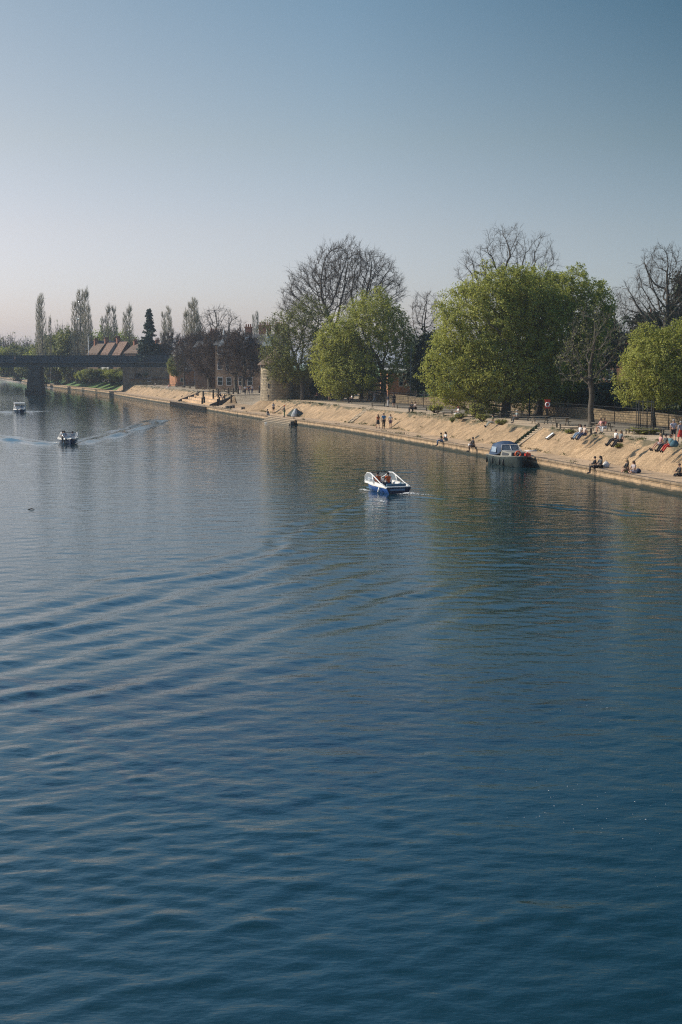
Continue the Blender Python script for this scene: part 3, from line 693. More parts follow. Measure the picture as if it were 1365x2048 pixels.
# dark shrubs behind the stone wall
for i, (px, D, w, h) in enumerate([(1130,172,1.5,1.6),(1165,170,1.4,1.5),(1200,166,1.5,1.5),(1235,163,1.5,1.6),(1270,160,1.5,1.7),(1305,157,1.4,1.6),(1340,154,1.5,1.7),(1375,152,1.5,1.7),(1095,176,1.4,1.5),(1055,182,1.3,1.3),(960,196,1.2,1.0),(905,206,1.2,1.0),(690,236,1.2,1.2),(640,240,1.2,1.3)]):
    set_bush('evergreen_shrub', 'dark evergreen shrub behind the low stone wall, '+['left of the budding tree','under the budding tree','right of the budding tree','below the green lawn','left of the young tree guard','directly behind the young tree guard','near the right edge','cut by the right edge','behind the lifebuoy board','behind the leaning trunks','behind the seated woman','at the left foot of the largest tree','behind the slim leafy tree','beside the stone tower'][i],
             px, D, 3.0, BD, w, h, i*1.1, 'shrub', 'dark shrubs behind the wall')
# low weeds along the slope edge
BL = bush_meshes(.7, 1.3, np.random.RandomState(90), 1300, .055, M_LEAF, M_TWIG, 26)
for i, (px, py, z, w, h, lab) in enumerate([(955,836,ZU,1.3,1.3,'green sapling clump between two benches under the largest tree'),(965,842,ZU,1.0,.6,'low green weeds beside the picnic bench'),(700,803,ZU,.9,1.5,'green sapling shoots beside the slope top under the bright tree'),(920,838,ZU,.9,.5,'weed tuft behind the seated woman in white trousers'),
   (905,845,ZU,.4,.4,'weed tuft at the slope edge below the seated woman'),(1003,850,ZU,.8,.45,'green weeds beside the person sitting alone on the slope top'),(1238,897,2.1,.5,.35,'small dark weed tuft on the slope below the seated couple'),(1290,868,ZU,2.1,.4,'green ground plants inside the low wooden tree surround'),(872,826,ZU,1.2,.8,'leafy sucker shoots at the left foot of the largest tree'),(1140,868,ZU,.6,.3,'grass tuft under the front bench')]):
    b = P(px, py, z); t = add_tree('weed_clump', lab, b, BL, rotz=i, cat='weeds'); t.scale = (w, w, h)
# the near tree on the left bank: only its hanging twigs and their reflections reach the view
rs = np.random.RandomState(99)
ms = tree_meshes([(-.8,0,8.5,4.0,6,4.2),(1.6,-3,5.0,3.2,4,3.2),(5.0,-9,2.4,1.7,2.6,3.0),(3.4,-7,5.5,2,2.5,3)], 4, rs, n_att=1900, step=.5, dk=.65, leaves=12000, leaf=.05, twigs=4, twig_len=.8, twig_r=.007, tip=.012, trunk_r=.35, mats=(M_BARK,M_TWIG,M_LEAFW), droop=.5)
add_tree('riverside_tree', 'near tree on the left bank, only its twig tips reaching the picture', (-15.1, 40, 2.2), ms)
# ------------------------------------------------------------------ structures
M_TOWER = stone_mat('tower_stone', (.46,.375,.26), (.33,.27,.19), (.17,.14,.1), .5, .26, .03, bumpd=.06)
M_WALLST = stone_mat('golden_wall_stone', (.36,.27,.16), (.24,.18,.115), (.10,.08,.05), .55, .25, .03, bumpd=.05)
M_DSTONE = stone_mat('dark_bridge_stone', (.085,.08,.07), (.05,.048,.045), (.03,.03,.03), 1.0, .45, .02)
M_ABUT = stone_mat('abutment_stone', (.23,.19,.14), (.16,.135,.10), (.08,.07,.06), 1.0, .42, .02)
M_STEEL = plain('bridge_steel', (.055,.075,.09), .55, .3, .25, 2)
M_DECK = plain('deck_edge', (.10,.115,.125), .7)
M_TIMBER = plain('weathered_timber', (.075,.062,.05), .85, 0, .4, 5)
M_BENCH = plain('bench_timber', (.16,.135,.10), .85, 0, .35, 7)
M_IRON = plain('black_iron', (.018,.02,.022), .5, .4)
M_STEP = plain('step_stone', (.44,.35,.25), .9, 0, .25, 4)
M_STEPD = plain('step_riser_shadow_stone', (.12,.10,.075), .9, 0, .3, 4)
M_MOSS = grass_mat('step_moss', (.02,.045,.012), (.035,.07,.018))
M_WHITE = plain('white_paint', (.75,.75,.73), .5, 0, .06, 3)
M_BRICK = stone_mat('red_brick', (.34,.115,.055), (.26,.085,.045), (.28,.22,.18), .22, .075, .008, bumpd=.01)
M_YBRICK = stone_mat('buff_brick', (.40,.25,.15), (.32,.19,.115), (.3,.25,.2), .24, .08, .008, bumpd=.01)
M_OBRICK = stone_mat('orange_brick', (.50,.19,.075), (.42,.15,.06), (.35,.25,.18), .5, .16, .03, bumpd=.02)
M_TILE = stone_mat('brown_roof_tile', (.20,.14,.105), (.15,.105,.08), (.07,.045,.035), .35, .22, .02, bumpd=.03)
M_DBRICK = stone_mat('dark_brick', (.17,.09,.06), (.12,.07,.05), (.12,.1,.08), .22, .075, .008)
M_RTILE = stone_mat('red_roof_tile', (.25,.155,.115), (.19,.12,.09), (.08,.05,.04), .35, .22, .02, bumpd=.03)
M_SLATE = stone_mat('grey_slate', (.10,.105,.115), (.075,.08,.09), (.03,.03,.03), .4, .22, .015, bumpd=.02)
M_GLASS, _nt, _b = new_mat('window_glass'); _b.inputs['Base Color'].default_value = (.02,.025,.03,1); _b.inputs['Roughness'].default_value = .08
M_PIPE = plain('grey_pipe', (.15,.15,.15), .6)

# steps cut in the slope
def steps(Y, lab, w, n=10, moss=False, slim=False):
    p = T(Y, 3.0, ZL); nn = qn(Y); t = thing('stone_steps', lab, 'steps', p, facing((-nn[0], -nn[1])))
    m = MB(); g = MB(); run = 2.6/n; rise = (ZU-ZL)/n
    for i in range(n):   # local -Y goes inland
        y0 = -run*i-.08; z = rise*(i+1)
        m.box((0, y0-run/2, z/2-.0), (w, run, z+.04), mi=0)
        g.box((0, y0+.004, z-rise/2-.005), (w*.97, .012, rise*.62), mi=0)
    m.build('treads', M_STEP, t); g.build('risers', M_STEPD, t)
    if not slim:
        c = MB()
        for s in (-1, 1):
            if s == 1 and moss: continue
            c.add([(s*w/2, .1, -.05), (s*(w/2+.16), .1, -.05), (s*(w/2+.16), .1, .12), (s*w/2, .1, .12), (s*w/2, -2.7, 1.85), (s*(w/2+.16), -2.7, 1.85), (s*(w/2+.16), -2.7, 2.0), (s*w/2, -2.7, 2.0)],
              [(0,1,2,3),(7,6,5,4),(3,2,6,7),(1,5,6,2),(0,3,7,4),(0,4,5,1)])
        c.build('kerb', M_STEP, t)
    if moss:
        rs = np.random.RandomState(5); k = 1500; u = rs.uniform(0, 1, k); C = np.stack([w/2-.15+rs.normal(0, .16, k), -2.6*u-.1, 1.9*u+.18+rs.uniform(0, .12, k)], 1)
        V, F = quads(C, .07, rs); link_mesh('moss', fast_mesh('moss', V, [F], [M_LEAFD]), t)
    return t
steps(133.0, 'stone steps up the slope with dark green plants along one side, beside the moored cruiser', 1.3, moss=True)
steps(188, 'straight stone steps up the slope left of the three walkers', 1.1)
steps(224, 'narrow dark flight cut in the slope above the heap of fishing gear', .5, slim=True)
steps(303, 'narrow dark flight on the slope beyond the stepped terrace', .6, slim=True)

# landing stage steps into the river
def stage():
    p = T(208.5, 0, 0); nn = qn(208.5); t = thing('landing_stage', 'long landing steps with pale edges going down into the river below the angler', 'steps', p, facing((-nn[0], -nn[1])))
    m = MB(); e = MB(); d = MB()
    for i in range(4):
        z = .70-.2*i; m.box((0, .18+.28*i, z-.45), (14.6, .27, .9)); e.box((0, .26+.28*i, z+.012), (14.7, .12, .05))
        d.box((0, .33+.28*i, z-.10), (14.5, .012, .12))
    m.build('treads', M_QUAY, t); e.build('nosing', M_STEP, t); d.build('risers', M_STEPD, t)
    k = MB(); k.box((-7.5, .7, .1), (.2, .5, .9)); k.build('end_pile', M_TIMBER, t)
stage()

# stepped terrace with timber fender
def terrace():
    Ym = 281; p = T(Ym, 0, 0); nn = qn(Ym); t = thing('stepped_terrace', 'broad stone seating terrace stepping up from the quay, dark wall at its near end', 'terrace', p, facing((-nn[0], -nn[1])))
    m = MB(); H = [1.25, 1.7, 2.15, 2.72]
    for i, h in enumerate(H): m.box((0, -2.2-1.3*i, h/2-.1), (32, 1.3, h+.2))
    m.build('steps', M_LOWER, t)
    w = MB()  # wing wall at the near end: local -X points at the viewer side
    prof = [(-.9,0),(-.9,1.0),(-1.6,1.3),(-2.9,1.75),(-4.2,2.2),(-5.5,2.78),(-13.5,2.85),(-11,1.9),(-8,1.2),(-6,.3)]
    n = len(prof); vs = [(17.2, y, z) for y, z in prof]+[(16.7, y, z) for y, z in prof]
    fs = [tuple(range(n)), tuple(range(2*n-1, n-1, -1))]+[(i, i+n, (i+1) % n+n, (i+1) % n) for i in range(n)]
    w.add(vs, fs); w.build('wing_wall', M_DSTONE, t)
    w = MB(); w.add([(-a[0], a[1], a[2]) for a in vs], [f[::-1] for f in fs]); w.build('wing_wall', M_DSTONE, t)
terrace()
def fender():
    ya, yb = 262, 299; t = thing('timber_fender', 'row of dark upright timber piles along the water under the seating terrace', 'fender', T(ya, 0, 0))
    o0 = T(ya, 0, 0); m = MB(); r = MB(); n = 46
    for i in range(n):
        Y = ya+(yb-ya)*i/(n-1); p = T(Y, -.28)-o0; m.box((p.x, p.y, -.1), (.26, .2, 1.5), QROT)
    for z in (.35, .62):
        for i in range(6):
            a = T(ya+(yb-ya)*i/6, -.16)-o0; b = T(ya+(yb-ya)*(i+1)/6, -.16)-o0; r.tube([(a.x, a.y, z), (b.x, b.y, z)], .07, 4)
    m.build('piles', M_TIMBER, t); r.build('waling', M_TIMBER, t)
fender()
for px, py, lab, w in ((457,826,'thick dark timber mooring pile at the near end of the terrace',1.6),(487,829,'single dark timber mooring pile before the slipway',.9),(330,800,'small dark mooring pile by the far quay',.4)):
    b = P(px, py, 0); o = thing('mooring_pile', lab, 'pile', (b.x, b.y, 0))
    m = MB(); 
    for k in range(3 if w > 1 else 2 if w > .5 else 1): m.tube([(k*w*.33-.2, -k*.05, -1.5), (k*w*.33-.2, -k*.05, 1.25+.05*k)], [w*.22, w*.2], 9)
    m.build('post', M_TIMBER, o); c = MB(); c.box((w*.1-.1, .0, .8), (w*.95, .5*w+.1, .12)); c.build('iron_band', M_IRON, o)

# round tower
def tower():
    b = P(556, 803, 2.3); b = Vector((b.x-.1, 238, 2.1))
    t = thing('round_tower', 'round pale stone tower with a conical tiled roof half hidden by the olive tree', 'tower', b)
    D = 238; s = D/2844; r = 2.75; h = (803-728)*s
    m = MB(); n = 40; rs = random.Random(4)
    prof = [(r*1.06, -.6), (r*1.03, 0), (r*1.0, 1.2), (r*.985, h*.4), (r*.97, h*.8), (r*.965, h)]
    m.lathe(prof, n); m.build('wall', M_TOWER, t)
    c = MB(); c.lathe([(r*.96, h-.02), (r*1.16, h-.05), (r*1.17, h+.08), (r*.6, h+1.5), (.06, h+2.9), (.001, h+2.92)], 36); c.build('roof', M_TILE, t)
    for i, (a, z, w, hh) in enumerate([(-118, 2.9, .16, .75), (-118, 1.1, .16, .6), (-122, 4.2, .16, .5), (-60, 3.8, .8, .9), (-92, 4.9, .16, .6)]):
        q = MB(); ar = R(a); q.box((math.cos(ar)*r*.985, math.sin(ar)*r*.985, z), (w, .12, hh), ar+math.pi/2); q.build('slit_window', M_IRON, t)
    # grassy mound of masonry at the foot
    mo = MB(); mo.lathe([(6.2, -1.6), (4.6, -.7), (3.3, .15), (2.7, .45)], 40, cap0=False); mo.build('plinth', M_SLOPE, t)
    # wall that runs inland from the tower, in the shade
    w = thing('stone_wall', 'tall shaded stone wall running right from the round tower', 'wall', (b.x+2.4, b.y+1.2, 2.3), R(4))
    q = MB(); q.box((4.4, 0, 2.4), (8.8, .8, 5.0)); q.build('masonry', M_TOWER, w); c = MB(); c.box((4.4, 0, 4.98), (8.9, .95, .16)); c.build('coping', M_TOWER, w)
tower()

# low golden wall and the railings
def long_wall():
    t = thing('stone_wall', 'long low golden stone wall behind the benches and the railings', 'wall', T(170, 18.6, 0)); o0 = T(170, 18.6, 0)
    m = MB(); c = MB(); rs = random.Random(8)
    ys = [88+4*i for i in range(36)]
    r0 = []; r1 = []
    for i, Y in enumerate(ys):
        h = 3.75+.12*math.sin(i*1.7)+rs.uniform(-.05, .05)
        a = T(Y, 18.4)-o0; b_ = T(Y, 18.85)-o0; r0.append([(a.x,a.y,2.4),(a.x,a.y,h),(b_.x,b_.y,h),(b_.x,b_.y,2.4)])
        a = T(Y, 18.33)-o0; b_ = T(Y, 18.92)-o0; r1.append([(a.x,a.y,h+.003),(a.x,a.y,h+.1),(b_.x,b_.y,h+.1),(b_.x,b_.y,h+.003)])
    m.rings(r0, smooth=False); m.build('masonry', M_WALLST, t); c.rings(r1, smooth=False); c.build('coping', M_WALLST, t)
long_wall()
def railings():
    Ya, Yb = 104, 214; o0 = T(Ya, 15.2, ZU); t = thing('railing_fence', 'tall dark iron railings running behind the row of benches', 'fence', o0)
    m = MB(); r = MB(); Y = Ya; k = 0
    while Y < Yb:
        p = T(Y, 15.2, 0)-Vector((o0.x, o0.y, 0)); m.box((p.x, p.y, .95), (.022, .022, 1.8)); Y += .17
    pts = [T(Ya+(Yb-Ya)*i/20, 15.2, 0)-Vector((o0.x, o0.y, 0)) for i in range(21)]
    for z in (.2, 1.72): r.tube([(p.x, p.y, z) for p in pts], .028, 4)
    m.build('bars', M_IRON, t); r.build('rails', M_IRON, t)
    for i in range(0, 21):
        p = T(Ya+(Yb-Ya)*i/20, 15.2, 0)-Vector((o0.x, o0.y, 0)); q = MB(); q.box((p.x, p.y, 1.0), (.07, .07, 2.0)); q.ball((p.x, p.y, 2.02), (.05,.05,.05), n=6, k=4); q.build('post', M_IRON, t)
railings()
def pole(px, py, z, h, lab, r=.07, mat=None, cat='post', head=False, D=None, X=0):
    b = P(px, py, z) if D is None else Vector((X, D, z)); t = thing('wooden_post' if mat is M_TIMBER else 'metal_pole', lab, cat, b); m = MB()
    m.tube([(0,0,-.1), (0,0,h*.5), (0,0,h)], [r*1.15, r, r*.9], 8); m.build('shaft', mat or M_IRON, t)
    if head: q = MB(); q.lathe([(.05, h-.02), (.2, h+.1), (.16, h+.45), (.03, h+.6)], 10); q.build('lantern', M_PIPE, t)
    else: q = MB(); q.lathe([(r*1.3, h-.01), (r*1.3, h+.06), (.01, h+.1)], 8); q.build('cap', mat or M_IRON, t)
    return t
pole(1059,834,ZU,2.6,'tall dark post between the two leaning trunks',.09)
pole(992,822,ZU,1.5,'short dark post left of the leaning trunk nearest the golden wall',.09)
pole(1132,828,ZU,2.8,'dark post right of the lifebuoy board',.08)
pole(930,818,ZU,2.4,'dark post under the largest green crown',.06)
pole(822,800,3.0,8.2,'slim pale pole rising between the two big green trees',.07,M_PIPE)
pole(342,738,5.5,3.2,'thin pale pole at the right end of the bridge parapet',.09,M_WHITE)
pole(0,0,3,13.6,'white lamp pole beyond the bridge left of the tiled roofs',.09,M_WHITE,'street lamp',True,D=425,X=-75)
# bollards of the landing
for i, (px, py, h, lab) in enumerate([(407,792,.9,'dark bollard on the slope edge above the seated figure in black'),(409,799,.5,'short stub bollard on the terrace, upper of two'),(405,801,.4,'short stub bollard on the terrace, lower of two'),
  (427,791,1.1,'dark bollard between the terrace and the benches, left one'),(437,789,1.0,'dark bollard left of the person sitting on the plaza'),(457,787,1.1,'dark bollard right of the dark cycle heap'),(467,788,1.1,'dark bollard in the middle of the plaza row'),
  (477,788,1.1,'dark bollard left of the family on the plaza'),(519,786,1.4,'dark bollard next to the round tower'),(439,801,.6,'stub bollard left of the pair on the terrace, upper one'),(436,805,.6,'stub bollard left of the pair on the terrace, lower one'),(463,799,.8,'bollard behind the dark end wall of the terrace')]):
    b = P(px, py, 2.72 if i in (0,3,4,5,6,7,8) else 2.2); t = thing('bollard', lab, 'bollard', b, group='bollards on the landing'); m = MB(); m.lathe([(.17, -.6), (.16, h*.8), (.2, h*.86), (.17, h), (.02, h+.04)], 9); m.build('shaft', M_TIMBER, t)

# benches
def bench_mesh(Ln=2.0):
    t = thing('bench', 'x', 'bench'); m = MB()
    for i in range(4): m.box((0, -.19+.127*i, .45), (Ln, .105, .045))
    m.build('seat', M_BENCH, t)
    for s in (-1, 1):
        q = MB(); x = s*(Ln/2-.18)
        q.box((x, -.17, .21), (.09, .08, .44)); q.box((x, .17, .21), (.09, .08, .44)); q.box((x, 0, .385), (.08, .4, .07)); q.build('leg_frame', M_BENCH, t)
    q = MB(); q.box((0, 0, .14), (Ln-.4, .05, .06)); q.build('stretcher', M_BENCH, t)
    return t
def picnic_mesh():
    t = thing('picnic_table', 'x', 'picnic table'); m = MB()
    for i in range(6): m.box((0, -.36+.145*i, .74), (1.8, .13, .04))
    m.build('tabletop', M_BENCH, t)
    for s in (-1, 1):
        q = MB()
        for k in range(2): q.box((0, s*(.66+.14*k), .44), (1.8, .13, .04))
        q.build('seat', M_BENCH, t)
    for s in (-1, 1):
        q = MB(); x = s*.65
        q.box((x, .38, .36), (.06, .09, .86), rx=R(32)); q.box((x, -.38, .36), (.06, .09, .86), rx=R(-32)); q.box((x+s*.065, 0, .39), (.05, 1.6, .09)); q.box((x-s*.07, 0, .69), (.05, .72, .07)); q.build('leg_frame', M_BENCH, t)
    return t
BEN = bench_mesh(2.1); PIC = picnic_mesh(); first = {BEN: True, PIC: True}
def place(proto, px, py, z, rot, lab, group, s=1.0):
    b = P(px, py, z)
    if first[proto]:
        o = proto; first[proto] = False; o.location = b; o.rotation_euler = (0,0,rot); o['label'] = lab; o['group'] = group; o.scale = (s,)*3
    else: o = dup(proto, b, rot, lab, group, s)
    return o
along = math.pi/2+QROT*1.0; gb = 'wooden benches along the upper promenade'
for px, py, rot, lab in [
 (1163,867,.1,'front bench with one pale leg, right behind the couple on the slope'),
 (1096,855,.05,'dark bench nearest the front at the foot of the lifebuoy board'),(1040,842,0,'wooden bench left of the dark post between leaning trunks'),
 (940,836,.1,'pale topped bench right of the woman in white trousers'),(890,829,.1,'low bench left of the woman in white trousers'),(903,833,.1,'half hidden bench among weeds under the largest tree'),
 (840,822,.1,'pale bench right of the couple seated under the tree gap'),(808,817,.1,'pale slatted bench right of the cloaked figure'),(757,813,.1,'pale slatted bench in front of the thick dark trunk'),
 (715,806,.1,'bench carrying the person in a white top beside the slim tree'),(655,799,.1,'bench right of the standing figure in beige'),(638,798,.1,'bench carrying two seated people near the tower wall'),(619,796,.1,'short bench left of the two seated people'),
 (1016,836,.1,'shaded bench behind the leftmost leaning trunk'),(1140,858,0,'dark bench behind the front bench, left of the grey trunk')]:
    place(BEN, px, py, ZU, rot, lab, gb)
for px, py, lab in [(1205,862,'dark picnic table with the pair seated at it, right of the grey trunk'),(1122,851,'picnic table between the lifebuoy board and the grey trunk'),(1080,848,'picnic table at the foot of the trunk leaning by the lifebuoy'),
   (1033,836,'picnic table where someone sits in the shade of the leaning trunks'),(952,829,'picnic table hidden by saplings under the largest tree'),(795,805,'picnic table behind the cloaked figure')]:
    place(PIC, px, py, ZU, .15, lab, 'picnic tables under the trees')
for i in range(11):
    px = 333+13.5*i; py = 771+i*1.35
    place(BEN, px, py+1, ZU, along-.9, 'dark bench in the landing row, '+['leftmost','second from left','third from left','fourth from left','fifth from left','middle','fifth from right','fourth from right','third from right','second from right','rightmost'][i], 'row of benches on the landing', 1.25)

# low wooden surround and guard of the young tree
def surround():
    b = P(1290, 868, ZU); t = thing('tree_surround', 'low wooden bench frame around green plants under the young tree', 'tree bench', b); m = MB(); n = 8; r = 1.55
    for i in range(n):
        a = 2*math.pi*(i+.5)/n; c = (math.cos(a)*r, math.sin(a)*r)
        m.box((c[0], c[1], .45), (1.3, .28, .06), a+math.pi/2)
    m.build('seat', M_BENCH, t)
    for i in range(n):
        a = 2*math.pi*i/n; q = MB(); q.box((math.cos(a)*(r+.06), math.sin(a)*(r+.06), .2), (.1, .12, .46), a); q.build('leg', M_BENCH, t)
    g = thing('tree_guard', 'tall slender iron guard rods around the young tree', 'tree guard', b+Vector((0,.05,0))); m = MB(); q = MB()
    for i in range(12):
        a = 2*math.pi*i/12; m.tube([(math.cos(a)*.75, math.sin(a)*.75, 0), (math.cos(a)*.75, math.sin(a)*.75, 2.9)], .018, 5)
    m.build('rods', M_IRON, g)
    for z in (.7, 1.8, 2.75): q.tube([(math.cos(2*math.pi*i/16)*.75, math.sin(2*math.pi*i/16)*.75, z) for i in range(16)], .02, 4, closed=True)
    q.build('hoops', M_IRON, g)
surround()

# lifebuoy board
M_RED = plain('red_paint', (.50,.035,.02), .5); M_ORANGE = plain('orange_foam', (.75,.13,.03), .6); M_BLUE = plain('blue_paint', (.03,.10,.34), .4)
def lifebuoy(t, c, r, rt, mat, axis='Y', name='ring'):
    m = MB(); pts = [(c[0]+math.cos(2*math.pi*i/18)*r, c[1], c[2]+math.sin(2*math.pi*i/18)*r) for i in range(18)]; m.tube(pts, rt, 8, closed=True); return m.build(name, mat, t)
b = P(1095, 842, ZU); t = thing('lifebuoy_stand', 'red board holding a white lifebuoy on a post between the leaning trunk and the benches', 'lifebuoy', b)
m = MB(); m.box((0,.09,.9), (.09,.09,1.9)); m.build('post', M_IRON, t)
m = MB(); m.box((0,0,1.75), (.52,.1,.85)); m.build('board', M_RED, t); m = MB(); m.box((0,-.003,2.2), (.6,.3,.05)); m.build('hood', M_RED, t)
lifebuoy(t, (0,-.1,1.72), .21, .065, M_WHITE)
# flat white notices lying on the slope
for px, py, zz, lab, wd in ((1100,872,2.15,'white rectangular notice fixed flat on the slope right of the mossy steps',.4),(584.5,811,2.1,'small white notice on the slope above the fishing heap',.5)):
    b = P(px, py, zz); n_ = qn(b.y); t = thing('notice_plate', lab, 'notice', b, facing((-n_[0], -n_[1])))
    M4 = Matrix.Rotation(R(-36), 3, 'X'); m = MB(); m.box((0,0,.04), (wd,.8,.05), rx=R(-36)); m.build('plate', M_WHITE, t); q = MB(); q.box((0,.0,.0), (wd+.08,.88,.05), rx=R(-36)); q.build('frame', M_IRON, t)

# railway bridge
def rail_bridge():
    pier = P(65, 790, 0); ab = T(396, 0, 0); o = Vector((pier.x, 392, 0))
    dx = Vector((ab.x-o.x, ab.y-o.y, 0)); ang = R(3); t = thing('railway_bridge', 'dark steel railway bridge with footway railings crossing the river at the left', 'bridge', o, ang)
    s = 392/2844.0
    x0, x1 = -62, 38.5
    m = MB(); m.box(((x0+x1)/2, 4.5, 8.15), (x1-x0, 9, 1.3)); m.build('deck', M_STEEL, t)
    m = MB(); m.box(((x0+x1)/2, -.35, 8.82), (x1-x0, 2.3, .12)); m.build('footway', M_DECK, t)
    m = MB(); m.box(((x0+x1)/2, .9, 9.7), (x1-x0, .3, 1.9)); m.box(((x0+x1)/2, .9, 10.7), (x1-x0, .6, .1)); m.box(((x0+x1)/2, 8.5, 9.5), (x1-x0, .3, 1.7))
    x = x0+1
    while x < x1: m.box((x, .66, 9.7), (.12, .2, 1.8)); x += 2.4
    m.build('girder', M_STEEL, t)
    m = MB(); x = x0
    while x < x1: m.box((x, -1.42, 10.1), (.05, .05, 2.5)); x += .42
    for z in (8.98, 10.15, 11.35): m.box(((x0+x1)/2, -1.42, z), (x1-x0, .07, .07))
    m.build('railing', M_STEEL, t)
    for k in range(12):
        q = MB(); q.box((x0+3+k*8.9, -1.42, 10.15), (.14, .14, 2.75)); q.build('railing_post', M_DECK, t)
    m = MB(); m.add([(-2.3,-2.6,-2),(2.3,-2.6,-2),(2.3,6,-2),(-2.3,6,-2),(-1.4,-1.3,7.5),(1.4,-1.3,7.5),(1.4,5,7.5),(-1.4,5,7.5)], [(3,2,1,0),(4,5,6,7),(0,1,5,4),(1,2,6,5),(2,3,7,6),(3,0,4,7)]); m.box((0, 1.9, 7.2), (3.4, 6.9, .5))
    pr = m.build('pier', M_DSTONE, t)
    m = MB()
    for x in (-2.1, -1.0, .5, 2.1):
        m.box((x, -2.7, .5), (.3, .3, 2.6))
    for z in (.5, 1.3): m.box((0, -2.9, z), (4.6, .2, .22))
    m.build('timber_fender', M_TIMBER, pr)
    q = MB(); q.tube([(2.0,-2.6,1.4),(3.8,-2.6,.6),(5.0,-2.6,.2)], .1, 5); q.build('stranded_branch', M_TIMBER, pr)
    # land abutment with its foot arch
    xa = 24.3; m = MB(); D_ = 11
    def block(a, b_, z0, z1): m.box(((a+b_)/2, 4.3, (z0+z1)/2), (b_-a, D_, z1-z0))
    block(xa, xa+3.1, -1, 7.5); block(xa+5.1, xa+14.3, 2, 7.498)
    # arch: ring of voussoirs over the opening
    segs = 10; aw = 1.0; zc = 4.9; c0 = xa+4.1
    vs = []; 
    for i in range(segs+1):
        a = math.pi*i/segs; vs.append((c0-math.cos(a)*aw, zc+math.sin(a)*aw))
    for i in range(segs):
        (xa_, za), (xb_, zb) = vs[i], vs[i+1]
        m.add([(xa_,-1.2,za),(xb_,-1.2,zb),(xb_,-1.2,7.49),(xa_,-1.2,7.49),(xa_,9.8,za),(xb_,9.8,zb),(xb_,9.8,7.49),(xa_,9.8,7.49)], [(0,1,2,3),(7,6,5,4),(0,4,5,1)])
    m.build('abutment', M_ABUT, t)
    m = MB(); m.box((xa+1.5, -1.5, 3.4), (3.3, .5, 8.3)); m.build('buttress', M_ABUT, t)
    m = MB(); m.add([(xa+14.2,-1.4,2),(xa+22,-1.6,2),(xa+22,-1.6,4.6),(xa+14.2,-1.4,8.6),(xa+14.2,-.6,2),(xa+22,-.6,2),(xa+22,-.6,4.6),(xa+14.2,-.6,8.6)],[(0,1,2,3),(7,6,5,4),(3,2,6,7),(1,5,6,2),(0,3,7,4)]); m.build('wing_wall', M_DSTONE, t)
rail_bridge()

# houses
M_WHITEW = plain('white_render', (.42,.41,.39), .8)
def window(t, x, y, z, w, h, rz=0, frame=M_WHITE, name='window'):
    m = MB(); m.box((x, y, z), (w+.16, .10, h+.16), rz); f = m.build(name, frame, t)
    nx, ny = math.sin(rz), -math.cos(rz)
    g = MB(); g.box((x+nx*.055, y+ny*.055, z+h*.25), (w, .03, h*.46), rz); g.box((x+nx*.055, y+ny*.055, z-h*.25), (w, .03, h*.46), rz); g.build('pane', M_GLASS, f)
def chimney(rf, x, y, z, w, d, h, pots, mat):
    m = MB(); m.box((x, y, z+h/2), (w, d, h)); m.box((x, y, z+h), (w+.16, d+.16, .2)); c = m.build('chimney', mat, rf)
    for i in range(pots):
        q = MB(); px_ = x+(i-(pots-1)/2)*w/max(pots, 1); q.lathe([(.16, 0), (.13, .5), (.17, .62)], 8, (px_, y, z+h+.1)); q.build('chimney_pot', M_BRICK, c)
def house(name, lab, px, D, z, w, d, eave, ridge, rz, wall, roof, gable_front=True, wins=(), chims=(), cat='house', group=None):
    """local -Y faces the viewer; ridge runs along Y when the gable faces front, else along X"""
    t = thing(name, lab, cat, ((px-682.5)/2844*D, D, z), rz, group)
    m = MB(); hw, hd = w/2, d/2
    if gable_front:
        fr = [(-hw, 0), (hw, 0), (hw, eave), (0, ridge), (-hw, eave)]; vs = [(x, -hd, zz) for x, zz in fr]+[(x, hd, zz) for x, zz in fr]
        m.add(vs, [(0,1,2,3,4), (9,8,7,6,5), (0,5,6,1), (1,6,7,2), (0,4,9,5)])
    else:
        fr = [(-hd, 0), (hd, 0), (hd, eave), (0, ridge), (-hd, eave)]; vs = [(-hw, y, zz) for y, zz in fr]+[(hw, y, zz) for y, zz in fr]
        m.add(vs, [(4,3,2,1,0), (5,6,7,8,9), (0,1,6,5), (1,2,7,6), (0,5,9,4)])
    m.build('wall', wall, t)
    m = MB(); ov = .35; th = .16
    for s in (-1, 1):
        if gable_front: a, b_ = (s*(hw+ov), eave-ov*(ridge-eave)/hw), (0, ridge)
        else: a, b_ = (s*(hd+ov), eave-ov*(ridge-eave)/hd), (0, ridge)
        L2 = (hd if gable_front else hw)+ov
        if gable_front: vs = [(a[0],-L2,a[1]+.02),(b_[0],-L2,b_[1]+.02),(b_[0],L2,b_[1]+.02),(a[0],L2,a[1]+.02)]
        else: vs = [(-L2,a[0],a[1]+.02),(-L2,b_[0],b_[1]+.02),(L2,b_[0],b_[1]+.02),(L2,a[0],a[1]+.02)]
        vs += [(x, y, zz+th) for x, y, zz in vs]
        m.add(vs, [(0,1,2,3),(7,6,5,4),(0,4,5,1),(1,5,6,2),(2,6,7,3),(3,7,4,0)])
    rf = m.build('roof', roof, t)
    for (x, zz, ww, hh) in wins: window(t, x, -hd-.03, zz, ww, hh)
    for (x, y, zz, ww, dd, hh, pots) in chims: chimney(rf, x, y, zz, ww, dd, hh, pots, M_BRICK)
    return t
hz = 3.0
def gz(py, D, z0=hz): return (725-py)*D/2844+CAMH-z0
G2 = 'gabled houses beyond the railway bridge'
